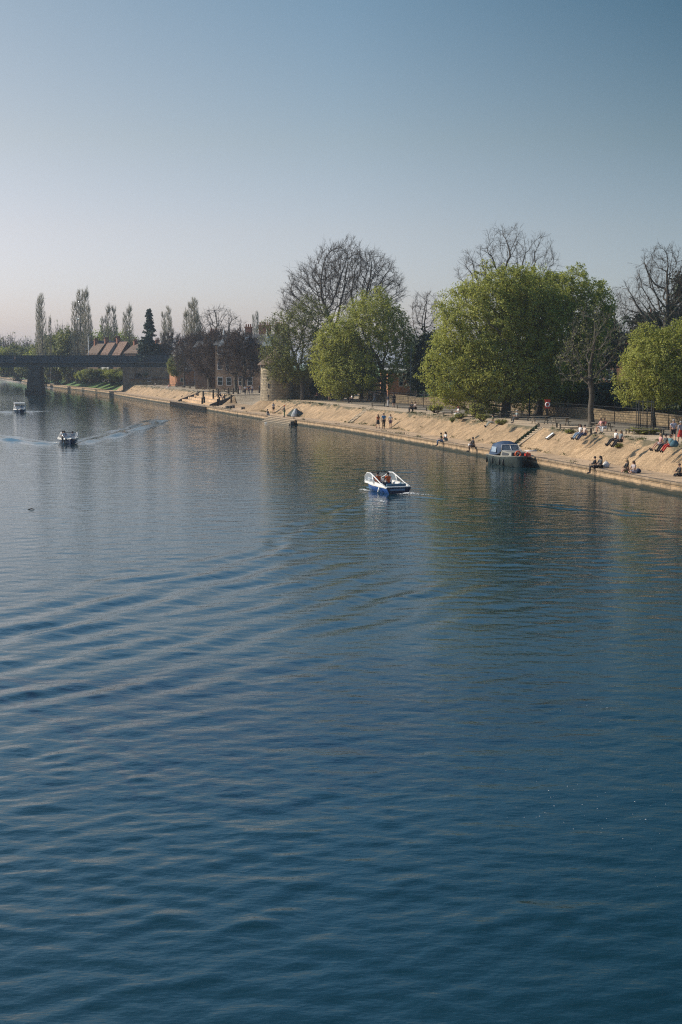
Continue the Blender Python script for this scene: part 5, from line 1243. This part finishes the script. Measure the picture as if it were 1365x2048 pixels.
def tackle():
    b = P(592, 833, ZL); t = thing('fishing_shelter', 'heap of grey green fishing shelter cloth with poles beside the angler', 'shelter', b); rs = random.Random(2)
    m = MB(); rings = []
    for r, z in ((1.5,0),(1.35,.3),(1.0,.65),(.5,1.0),(.1,1.15)):
        rings.append([(math.cos(a)*r*rs.uniform(.6,1.15), math.sin(a)*r*.8*rs.uniform(.65,1.15), z+rs.uniform(-.14,.14)) for a in [2*math.pi*i/13 for i in range(13)]])
    m.rings(rings, smooth=False); m.build('cloth', cloth((.10,.12,.11)), t)
    m = MB(); rings = [[(x+math.cos(a)*r, y-.5+math.sin(a)*.2, z) for a in [2*math.pi*i/8 for i in range(8)]] for x, y, r, z in ((-.2,-.5,.45,.05),(-.15,-.35,.4,.5),(-.05,-.1,.25,.9),(0,.05,.1,1.2))]
    m.rings(rings, smooth=False); m.build('flap', cloth((.42,.44,.45)), t)
    m = MB()
    for a in (-.9,-.3,.5,1.1): m.tube([(a*1.2, -.7, .1), (a*.1, 0, 1.75+.1*a)], .025, 5)
    m.build('poles', M_IRON, t)
    r = P(569.5, 834, ZL); t2 = thing('fishing_rod', 'long thin fishing rod held by the angler and pointing over the slope', 'rod', r+Vector((-.2,-.15,1.1))); m = MB(); m.tube([(-.4,-.1,-.25),(.6,0,.1),(2.6,.3,.95),(4.2,.5,1.5)], [.03,.028,.02,.01], 5); m.build('rod_blank', M_IRON, t2); q = MB(); q.lathe([(.05,-.04),(.07,0),(.05,.04)], 8, (-.05,-.1,-.2)); q.build('reel', M_IRON, t2)
    b = P(602, 832, ZL); t3 = thing('tackle_tray', 'pale low tray of tackle on the quay right of the fishing shelter', 'tray', b); m = MB(); m.box((0,0,.08),(.9,.5,.16)); m.build('box', cloth((.4,.38,.34)), t3); m = MB(); m.box((.1,.0,.2),(.5,.4,.06),.3); m.build('lid', cloth(WHITE), t3)
tackle()
# bicycles lying on the plaza
def bicycle(px, py, lab, rot):
    b = P(px, py, ZU); t = thing('bicycle', lab, 'bicycle', b, rot)
    for x in (-.52, .52):
        m = MB(); m.tube([(x+math.cos(2*math.pi*i/18)*.33, 0, .34+math.sin(2*math.pi*i/18)*.33) for i in range(18)], .025, 5, closed=True)
        for i in range(6): m.tube([(x,0,.34),(x+math.cos(i*1.047)*.33,0,.34+math.sin(i*1.047)*.33)], .006, 3)
        m.build('wheel', M_IRON, t)
    m = MB()
    for a, c in (((-.52,.34),(-.1,.3)),((-.1,.3),(-.2,.85)),((-.52,.34),(-.18,.75)),((-.1,.3),(.35,.8)),((-.18,.75),(.35,.85)),((.35,.9),(.52,.34))): m.tube([(a[0],0,a[1]),(c[0],0,c[1])], .022, 5)
    m.build('frame', M_IRON, t); m = MB(); m.tube([(.33,-.26,1.0),(.35,0,.96),(.33,.26,1.0)], .018, 5); m.build('handlebar', M_IRON, t); m = MB(); m.box((-.22,0,.9),(.26,.13,.06)); m.build('saddle', M_IRON, t)
bicycle(436,793,'dark bicycle propped on the plaza, left of two by the sitting person',.2); bicycle(455,794,'dark bicycle propped on the plaza, right of two by the sitting person',-.2)

# ------------------------------------------------------------------ boats
def hull_rings(Ln, B, H, fl=.75, n=12, bow=1.7, z0=-.25):
    out = []
    for i in range(n+1):
        t = i/n; y = -Ln/2+Ln*t; w = B/2*(1-max(0, (t-.45)/.55)**bow*.97)*(.94+.06*min(1, t/.3)); sh = H+.16*max(0, t-.4)**1.5*2
        wl = w*fl*(1-.25*max(0, t-.7)/.3); out.append([(-w, y, sh), (-w*.985, y, sh-.12), (-wl, y-.12*t, 0.02), (-wl*.5, y-.2*t, z0), (wl*.5, y-.2*t, z0), (wl, y-.12*t, .02), (w*.985, y, sh-.12), (w, y, sh)])
    return out
M_HBLUE = plain('blue_hull_paint', (.035,.11,.38), .3, 0, .06, 2, .4); M_GEL = plain('white_gelcoat', (.72,.70,.67), .35, 0, .06, 3, .3)
M_NAVYH = plain('navy_hull_paint', (.015,.03,.075), .35, 0, .08, 2, .3); M_SEAT = plain('seat_vinyl', (.07,.15,.22), .6); M_TRANS = plain('shaded_transom', (.012,.022,.06), .45)  # transom: shade of the stern painted in as a darker blue
M_SCREEN, nt_, b_ = new_mat('boat_screen'); b_.inputs['Base Color'].default_value = (.30,.36,.42,1); b_.inputs['Roughness'].default_value = .1; b_.inputs['Alpha'].default_value = .45
M_FOAM, nt_, b_ = new_mat('foam'); b_.inputs['Base Color'].default_value = (.72,.72,.70,1); b_.inputs['Roughness'].default_value = .9
def day_boat(loc, rot, label, hull, panel=True, s=1.0, canopy=False):
    t = thing('motor_boat', label, 'boat', loc, rot, None, s); Ln, B, H = 4.7, 1.95, .50
    m = MB(); rg = hull_rings(Ln, B, H); m.rings(rg, 0, True, False, True, closed=False); m.add(rg[0], [tuple(range(8))[::-1]], 1); m.build('hull', [hull, M_TRANS], t)
    dk = MB(); n = len(rg)      # gunwale deck with an open cockpit
    L_ = [r[0] for r in rg]; Rr = [r[-1] for r in rg]
    for i in range(n-1):
        cock = i < 8
        for A, s_ in ((L_, 1), (Rr, -1)):
            a, b2 = A[i], A[i+1]; wi = .2
            if cock: ai = (a[0]+s_*wi, a[1], a[2]+.02); bi = (b2[0]+s_*wi, b2[1], b2[2]+.02)
            else: ai = (0, a[1], a[2]+.07); bi = (0, b2[1], b2[2]+.07)
            f = [(0,1,2,3)] if s_ == -1 else [(3,2,1,0)]
            dk.add([(a[0],a[1],a[2]+.01), (b2[0],b2[1],b2[2]+.01), bi, ai], f)
            dk.add([(a[0]-s_*.04,a[1],a[2]-.06), (b2[0]-s_*.04,b2[1],b2[2]-.06), (b2[0]-s_*.04,b2[1],b2[2]+.02), (a[0]-s_*.04,a[1],a[2]+.02), a, b2], [(0,1,2,3)])
            if cock: dk.add([ai, bi, (bi[0], bi[1], .12), (ai[0], ai[1], .12)], [(0,1,2,3)])
    dk.box((0,-Ln/2+.16,H+.02),(B*.93,.34,.05)); dk.build('deck', M_GEL, t)
    m = MB(); m.box((0,-.5,.13),(B*.72,3.4,.04)); m.build('floor', M_SEAT, t)
    m = MB(); m.box((0,-Ln/2+.62,.32),(B*.74,.55,.36)); m.box((0,-Ln/2+.4,.52),(B*.74,.12,.36)); m.build('rear_seat', M_SEAT, t)
    m = MB(); m.box((-.4,.25,.32),(.5,.45,.36)); m.box((.4,.25,.32),(.5,.45,.36)); m.box((-.4,.02,.6),(.5,.1,.4)); m.box((.4,.02,.6),(.5,.1,.4)); m.build('front_seat', M_GEL, t)
    m = MB(); m.box((0,1.0,.62),(1.3,.3,.2), taper=.9); m.build('dashboard', M_GEL, t)
    m = MB()
    m.tube([(-.25+math.cos(2*math.pi*i/12)*.16, .8, .78+math.sin(2*math.pi*i/12)*.16) for i in range(12)], .018, 5, closed=True); m.build('steering_wheel', M_IRON, t)
    for sx in (-1, 1):
        m = MB(); w = B/2-.06
        pts = [(sx*.55,1.75,H+.12),(sx*(w-.12),1.25,H+.42),(sx*(w-.08),.85,H+.68),(sx*(w-.06),.25,H+.72),(sx*(w-.03),-.5,H+.5),(sx*w,-1.4,H+.2),(sx*w,-2.2,H+.06)]
        m.tube(pts, [.03,.04,.045,.045,.045,.04,.035], 6); m.tube([(sx*(w-.02),-.1,H+.6),(sx*w,-.45,H+.02)], .05, 5); cm_ = [(sx*(w+.02),-2.2,H),(sx*(w+.02),1.0,H),(sx*.62,1.7,H+.02),(sx*.58,1.7,H+.16),(sx*(w-.04),1.0,H+.2),(sx*(w-.02),-.6,H+.2),(sx*(w),-2.2,H+.08)]; m.add(cm_+[(x_-sx*.05,y_,z_) for x_,y_,z_ in cm_], [tuple(range(7)),tuple(range(13,6,-1))]+[(i,(i+1)%7,(i+1)%7+7,i+7) for i in range(7)]); m.build('side_frame', M_GEL, t)
        g = MB(); g.add([pts[1],pts[2],pts[3],(sx*(w-.02),-.2,H+.56),(sx*w,-.35,H+.12),(sx*w,1.1,H+.12)], [tuple(range(6))]); g.build('side_pane', M_SCREEN, t)
    m = MB(); m.add([(-.55,1.72,H+.1),(.55,1.72,H+.1),(B/2-.14,.9,H+.66),(-B/2+.14,.9,H+.66)], [(0,1,2,3)]); m.build('windscreen', M_SCREEN, t)
    m = MB(); m.tube([(-B/2+.12,.8,H+.68),(0,.84,H+.73),(B/2-.12,.8,H+.68)], .03, 5); m.build('crossbar', M_IRON, t)
    if panel:
        m = MB(); m.box((-.1,-Ln/2-.012,.34),(1.1,.02,.13)); m.build('name_panel', plain('pale_blue_panel', (.16,.26,.38), .5), t)
    m = MB(); m.tube([(-B/2-.03,-1.4,H-.05),(-B/2-.08,-1.4,.1)], [.05,.09], 7); m.build('fender', M_GEL, t)
    if canopy:
        m = MB(); m.add([(-.85,-1.5,H+1.05),(.85,-1.5,H+1.05),(.85,.9,H+1.0),(-.85,.9,H+1.0),(-.85,-1.5,H+1.11),(.85,-1.5,H+1.11),(.85,.9,H+1.06),(-.85,.9,H+1.06)], [(3,2,1,0),(4,5,6,7),(0,1,5,4),(1,2,6,5),(2,3,7,6),(3,0,4,7)]); m.build('canopy', M_GEL, t)
        m = MB(); [m.tube([(x,y,H),(x,y,H+1.05)], .03, 5) for x in (-.82,.82) for y in (-1.45,.85)]; m.build('canopy_poles', M_GEL, t)
    return t
def seated_in(boat, x, y, z, rot, label, **k):
    M4 = Matrix.Translation(boat.location) @ Matrix.Rotation(boat.rotation_euler.z, 4, 'Z'); p = M4 @ Vector((x*boat.scale[0], y*boat.scale[0], z*boat.scale[0]))
    return person('sit', 0, 0, 0, boat.rotation_euler.z+rot, label, loc=p, **k)
def foam(c, rx, ry, n, lab, rot=0, h=.05, sz=1.0):
    rs = np.random.RandomState(int(c[0]*10+c[1]) % 999); r = rs.uniform(0, 1, n)**.7; a = rs.uniform(0, 6.28, n); x = r*np.cos(a)*rx; y = r*np.sin(a)*ry
    C = np.stack([x, y, .012+h*(1-r)*rs.uniform(0, 1, n)], 1); s_ = rs.uniform(.012, .06, n)*(1.15-r)*sz; V = []; F = []
    for i in range(n):
        k = len(V); m_ = 6
        for j in range(m_):
            th = 2*math.pi*j/m_; V.append((C[i,0]+math.cos(th)*s_[i]*1.5, C[i,1]+math.sin(th)*s_[i], C[i,2]))
        V.append((C[i,0], C[i,1], C[i,2]+s_[i]*.5)); F += [(k+j, k+(j+1) % m_, k+m_) for j in range(m_)]
    o = link_mesh('wake_foam', fast_mesh('wake_foam', V, [np.array(F)], [M_FOAM], smooth=True)); o.location = (c[0], c[1], 0.02); o.rotation_euler = (0,0,rot); o['kind'] = 'stuff'; o['label'] = lab; o['category'] = 'foam'
# hire boat in the middle, heading away to the upper left
sb = P(798, 987, .0); hd = R(25); c = sb+Vector((-math.sin(hd), math.cos(hd), 0))*2.35
bt = day_boat((c.x, c.y, 0), hd, 'blue and white open motor boat carrying two people in orange life jackets, midstream', M_HBLUE, s=1.0)
bt.rotation_euler = (R(2.0), 0, hd)
VEST = ORANGE
seated_in(bt, .12, -.55, .42, .1, 'person in an orange life jacket at the right seat of the blue and white boat', top=ORANGE, bottom=NAVY, hair=BLACK)
seated_in(bt, -.52, -.25, .42, 0, 'person in an orange life jacket at the left seat of the blue and white boat', top=ORANGE, bottom=NAVY, hair=BLACK)
M4 = Matrix.Translation(bt.location) @ Matrix.Rotation(hd, 4, 'Z')
p = M4 @ Vector((.35,-3.1,0)); foam((p.x, p.y), .9, .7, 240, 'white churned foam behind the transom of the blue and white boat', hd, .10)
p = M4 @ Vector((-1.15,.6,0)); foam((p.x, p.y), .3, 1.0, 130, 'white bow foam along the left side of the blue and white boat', hd, .08)
for x_, y_, rr_, lab_ in ((1290,1640,2.4,'scattered white foam flecks at the lower right'),(1200,1440,2.2,'few white foam flecks at the right, upper patch'),(1100,1600,2.0,'few white foam flecks at the lower middle right')):
    p = P(x_, y_, 0); foam((p.x, p.y), rr_, rr_*2.2, 55, lab_, 0, .003, .18)
p = P(765, 1003, 0); foam((p.x, p.y), .5, 1.0, 34, 'faint foam patch left of the boat wake', hd, .01)
p = P(850, 990, 0); foam((p.x, p.y), .9, .5, 22, 'faint foam specks right of the boat wake', hd, .01)
# two boats coming towards the viewer at the left
sb = P(131, 889, 0); hd = R(180-22)
b3 = day_boat((sb.x, sb.y+2, 0), R(198), 'dark blue and white motor boat coming closer at the left, with four people aboard', M_NAVYH, False)
for x, y, lab, tp in ((-.4,.2,'person in black at the wheel of the nearer approaching boat',BLACK),(.45,.1,'person in a red top beside the wheel in the nearer approaching boat',(.4,.08,.05)),(.3,-1.5,'person in dark blue on the rear seat of the nearer approaching boat',NAVY)):
    seated_in(b3, x, y, .45, 0, lab, top=tp, bottom=NAVY, hair=BLACK)
seated_in(b3, .75, .9, .55, 0, 'person in white leaning on the side frame of the nearer approaching boat', top=WHITE, bottom=DGREY, hair=BLACK)
b3['label'] = 'dark blue and white motor boat coming closer at the left, people aboard'
p = P(113, 886, 0); foam((p.x, p.y), 1.2, 1.0, 150, 'white bow foam of the nearer approaching boat', 0, .1)
sb = P(35, 826, 0)
b4 = day_boat((sb.x, sb.y+2, 0), R(196), 'small white and dark motor boat with a flat canopy, farthest boat at the left edge', M_NAVYH, False, 1.08, True)
seated_in(b4, -.3, .2, .45, 0, 'person in dark clothes under the canopy of the farthest boat', top=DGREY, bottom=NAVY, hair=BLACK)
seated_in(b4, .5, -1.0, .5, 0, 'person in white near the stern of the farthest boat', top=WHITE, bottom=NAVY, hair=BROWN)
p = P(28, 827, 0); foam((p.x, p.y), 1.3, 1.3, 90, 'pale bow wave of the farthest boat', 0, .06)

# moored cabin cruiser
def cruiser():
    c = T(122.6, -1.4, 0); n_ = qn(122.6); tdir = (n_[1], -n_[0]); rot = facing(tdir)   # bow towards the viewer
    t = thing('cabin_cruiser', 'moored grey green cabin cruiser with a blue canvas canopy tied to the quay', 'boat', c, rot)
    Ln, B, H = 6.0, 2.4, .78; mh = plain('grey_green_hull', (.045,.06,.058), .5, 0, .2, 2); md = plain('weathered_deck', (.22,.21,.18), .7, 0, .15, 3)
    m = MB(); rg = hull_rings(Ln, B, H, .82, 12, 3.2); m.rings(rg, 0, True, False, True, closed=False); m.add(rg[0], [tuple(range(8))[::-1]]); m.build('hull', mh, t)
    m = MB(); rr = [[(r[0][0]*1.01, r[0][1], r[0][2]-.02), (r[0][0]*1.01, r[0][1], r[0][2]+.05), (r[-1][0]*1.01, r[-1][1], r[-1][2]+.05), (r[-1][0]*1.01, r[-1][1], r[-1][2]-.02)] for r in rg]
    m.rings(rr, smooth=False); m.build('deck', md, t)
    m = MB()  # forward cabin
    m.add([(-.98,.2,.8),(.98,.2,.8),(.72,2.15,.88),(-.72,2.15,.88),(-.86,.2,1.28),(.86,.2,1.28),(.62,1.95,1.22),(-.62,1.95,1.22)], [(4,5,6,7)[::1],(0,1,5,4),(1,2,6,5),(2,3,7,6),(3,0,4,7)]); m.build('cabin', md, t)
    for s_ in (-1, 1):
        g = MB(); g.add([(s_*.965,.5,.92),(s_*.80,1.6,.97),(s_*.75,1.6,1.14),(s_*.90,.5,1.18)], [(0,1,2,3)]); g.build('cabin_window', M_GLASS, t)
    g = MB(); g.add([(-.60,2.17,.92),(.60,2.17,.92),(.56,2.03,1.18),(-.56,2.03,1.18)], [(0,1,2,3)]); g.build('front_hatch', plain('dark_cabin_front', (.02,.025,.025), .4), t)
    m = MB()  # windscreen with frame
    m.add([(-.9,.35,1.27),(.9,.35,1.27),(.72,-.15,1.75),(-.72,-.15,1.75)], [(0,1,2,3)]); ws = m.build('windscreen', M_SCREEN, t)
    m = MB(); P4 = [(-.9,.35,1.27),(.9,.35,1.27),(.72,-.15,1.75),(-.72,-.15,1.75)]; m.tube(P4, .035, 5, closed=True); m.tube([(0,.35,1.27),(0,-.15,1.75)], .03, 5); m.build('windscreen_frame', M_GEL, t)
    m = MB(); cn = plain('blue_canvas', (.018,.045,.10), .75, 0, .3, 2.5); rings = []
    for y, w, zt_, zb_ in ((-.12,.80,1.78,1.2),(-.5,.95,1.98,.95),(-1.2,1.05,2.02,.85),(-1.9,1.06,1.92,.84),(-2.5,1.0,1.35,.84),(-2.7,.95,.95,.84)):
        rings.append([(-w, y, zb_), (-w*.98, y, zb_+(zt_-zb_)*.5), (-w*.85, y, zb_+(zt_-zb_)*.85), (-w*.4, y, zt_), (0, y, zt_+.03), (w*.4, y, zt_), (w*.85, y, zb_+(zt_-zb_)*.85), (w*.98, y, zb_+(zt_-zb_)*.5), (w, y, zb_)])
    m.rings(rings, closed=False, cap0=False, cap1=False); m.build('canopy', cn, t)
    for s_ in (-1, 1):
        g = MB(); g.add([(s_*1.075,-.7,1.1),(s_*1.09,-1.8,1.1),(s_*1.04,-1.75,1.55),(s_*1.0,-.7,1.55)], [(0,1,2,3)]); g.build('canopy_window', plain('clear_vinyl', (.25,.33,.42), .2), t)
    lifebuoy(t, (.15, 2.28, 1.1), .24, .065, M_ORANGE, name='lifebuoy')
    m = MB(); m.box((-.72,2.25,1.02),(.5,.32,.3), taper=.9); m.tube([(-.72,2.25,1.17),(-.72,2.25,1.25)], .05, 6); m.build('fuel_can', plain('red_can', (.60,.05,.03), .4), t)
    m = MB(); m.tube([(-.55,.2,1.2),(-.55,.15,2.5)], [.025,.018], 5); m.build('mast', M_IRON, t)
    m = MB(); m.tube([(-.7,1.9,1.3),(-1.5,2.4,1.35)], .03, 5); m.tube([(-.7,1.6,1.34),(-1.6,2.2,1.42)], .03, 5); m.build('boat_hook', M_GEL, t)
    for i, y in enumerate((1.75,.85,-.9,-2.4)):
        m = MB(); m.tube([(1.2,y,.78),(1.25,y,.66)], .015, 4); m.tube([(1.27,y,.66),(1.29,y,.55),(1.27,y,.18),(1.25,y,.1)], [.03,.085,.085,.03], 8); m.build('fender', M_IRON, t)
    m = MB(); m.box((0,-3.15,.45),(.38,.34,.75)); m.box((0,-3.15,.9),(.42,.42,.28)); m.build('outboard_motor', M_IRON, t)
    m = MB(); a = Vector((-.6,2.6,.95)); m.tube([a, (-1.2,3.2,.9),(-1.75,4.2,.86)], .02, 4); m.tube([(-.9,-2.7,.85),(-1.7,-3.6,.86)], .02, 4); m.build('mooring_rope', M_TIMBER, t)
    m = MB(); m.tube([(.5,2.6,.86),(.35,2.85,1.2),(-.35,2.85,1.2),(-.5,2.6,.86)], .02, 5); m.build('bow_rail', M_PIPE, t)
cruiser()

# birds
def bird(name, lab, loc, s, rot=0, fly=False):
    t = thing(name, lab, 'bird', loc, rot, None, s); m = MB(); w = plain('white_feather', (.75,.74,.70), .8)
    m.rings([[(math.cos(a)*r, y, z+math.sin(a)*r*.8) for a in [2*math.pi*i/9 for i in range(9)]] for y, r, z in ((-.5,.03,.22),(-.35,.13,.14),(-.1,.2,.12),(.15,.17,.13),(.32,.09,.17),(.38,.05,.25),(.36,.04,.38),(.40,.05,.46),(.47,.04,.46),(.54,.012,.44))])
    m.build('body', w, t)
    if fly:
        for s_ in (-1, 1): q = MB(); q.add([(s_*.1,.18,.2),(s_*.1,-.15,.2),(s_*.6,-.05,.42),(s_*1.15,-.2,.36),(s_*.6,.2,.44)], [(0,1,2,4),(4,2,3)]); q.build('wing', w, t)
    else:
        for s_ in (-1, 1): q = MB(); q.ball((s_*.13,-.12,.18), (.07,.3,.11), n=8, k=5); q.build('wing', w, t)
    q = MB(); q.tube([(0,.5,.45),(0,.6,.42)], [.025,.008], 5); q.build('beak', M_ORANGE, t)
b = P(558, 843.5, 0); bird('swan', 'white swan on the water below the landing stage', (b.x, b.y, -.06), 1.25, 1.4)
for px, py, lab in ((532,846,'white gull afloat left of the swan'),(769,879,'white gull on the water below the walkers, left one'),(777,878,'white gull on the water below the walkers, right one')):
    b = P(px, py, 0); bird('gull', lab, (b.x, b.y, -.04), .5, px)
D = 300; bird('gull', 'white gull flying in front of the tallest poplars', ((160-682.5)/2844*D, D, (725-641)*D/2844+CAMH), 1.0, 1.2, True)
b = P(63, 1019, 0); t = thing('driftwood', 'small dark stick floating on the open water at the left', 'driftwood', (b.x, b.y, .0)); m = MB(); m.tube([(-.22,0,.0),(0,.05,.05),(.2,-.02,.02)], [.02,.035,.015], 6); m.build('stick', M_TIMBER, t)
# ------------------------------------------------------------------ camera, light, air
cam = bpy.data.cameras.new('camera'); co = bpy.data.objects.new('camera', cam); COL.objects.link(co)
cam.sensor_fit = 'VERTICAL'; cam.sensor_height = 36; cam.sensor_width = 24; cam.lens = 2844/2048*36
co.location = (0, 0, CAMH); co.rotation_euler = (math.pi/2-PITCH, 0, 0); cam.clip_start = .1; cam.clip_end = 9000
scene.camera = co
HAZE = True; DENOISE = False
ELEV, AZ = R(34), R(-80)      # azimuth from +Y, clockwise positive: the sun stands left and a little behind the scene
sd = Vector((math.sin(AZ)*math.cos(ELEV), math.cos(AZ)*math.cos(ELEV), math.sin(ELEV)))
su = bpy.data.lights.new('sun', 'SUN'); su.energy = 4.6; su.angle = R(.5); su.color = (1, .88, .72)
so = bpy.data.objects.new('sun', su); COL.objects.link(so); so.rotation_euler = sd.to_track_quat('Z', 'Y').to_euler()
w = bpy.data.worlds.new('World'); scene.world = w; w.use_nodes = True; nt = w.node_tree
bg = nt.nodes['Background']; sky = nt.nodes.new('ShaderNodeTexSky'); sky.sky_type = 'NISHITA'; sky.sun_disc = False
sky.sun_elevation = ELEV; sky.sun_rotation = AZ; sky.altitude = 0; sky.air_density = 1.0; sky.dust_density = 1.2; sky.ozone_density = 2.0
SKYOUT = sky.outputs[0]
# hazy spring sky: whiter and brighter low down and towards the sun, deeper blue away from it; above the view brightened and blued to light the water
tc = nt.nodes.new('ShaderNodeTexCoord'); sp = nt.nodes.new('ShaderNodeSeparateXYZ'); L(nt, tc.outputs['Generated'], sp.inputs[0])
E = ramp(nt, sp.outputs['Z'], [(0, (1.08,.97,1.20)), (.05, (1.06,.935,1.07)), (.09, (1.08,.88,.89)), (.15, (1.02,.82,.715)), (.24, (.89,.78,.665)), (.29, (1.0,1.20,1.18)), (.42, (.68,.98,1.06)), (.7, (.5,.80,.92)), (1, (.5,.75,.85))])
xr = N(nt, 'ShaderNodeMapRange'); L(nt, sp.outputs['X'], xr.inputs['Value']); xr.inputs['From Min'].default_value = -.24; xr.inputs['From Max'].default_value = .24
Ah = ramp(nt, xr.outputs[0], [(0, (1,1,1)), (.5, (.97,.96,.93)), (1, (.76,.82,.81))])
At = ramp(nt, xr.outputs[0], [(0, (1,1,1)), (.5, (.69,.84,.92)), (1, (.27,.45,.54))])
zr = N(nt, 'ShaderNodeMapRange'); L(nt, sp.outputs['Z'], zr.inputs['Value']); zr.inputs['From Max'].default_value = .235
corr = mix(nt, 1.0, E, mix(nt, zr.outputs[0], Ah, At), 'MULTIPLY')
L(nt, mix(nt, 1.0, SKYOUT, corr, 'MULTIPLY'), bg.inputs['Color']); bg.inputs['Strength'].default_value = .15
# haze
def haze():
    m = bpy.data.materials.new('haze'); m.use_nodes = True; nt = m.node_tree; nt.nodes.clear(); o = nt.nodes.new('ShaderNodeOutputMaterial'); v = nt.nodes.new('ShaderNodeVolumePrincipled')
    v.inputs['Color'].default_value = (.72,.84,1.0,1); v.inputs['Density'].default_value = .0002; v.inputs['Anisotropy'].default_value = .3; L(nt, v.outputs[0], o.inputs['Volume'])
    b = MB(); b.box((0, 2700, 21.5), (9400, 7000, 52)); ob = b.build('haze', m); ob['kind'] = 'stuff'
if HAZE: haze()
scene.view_settings.view_transform = 'Standard'; scene.view_settings.look = 'None'; scene.view_settings.exposure = .07; scene.view_settings.gamma = 1
scene.render.engine = 'CYCLES'; scene.cycles.use_denoising = DENOISE
try: scene.cycles.denoiser = 'OPENIMAGEDENOISE'
except Exception: pass
scene.cycles.max_bounces = 6; scene.cycles.diffuse_bounces = 4; scene.cycles.glossy_bounces = 3; scene.cycles.transmission_bounces = 3; scene.cycles.transparent_max_bounces = 8; scene.cycles.volume_bounces = 0
scene.cycles.sample_clamp_indirect = 6; scene.cycles.caustics_reflective = False; scene.cycles.caustics_refractive = False

scene.cycles.pixel_filter_type = 'BLACKMAN_HARRIS'; scene.cycles.filter_width = 1.2
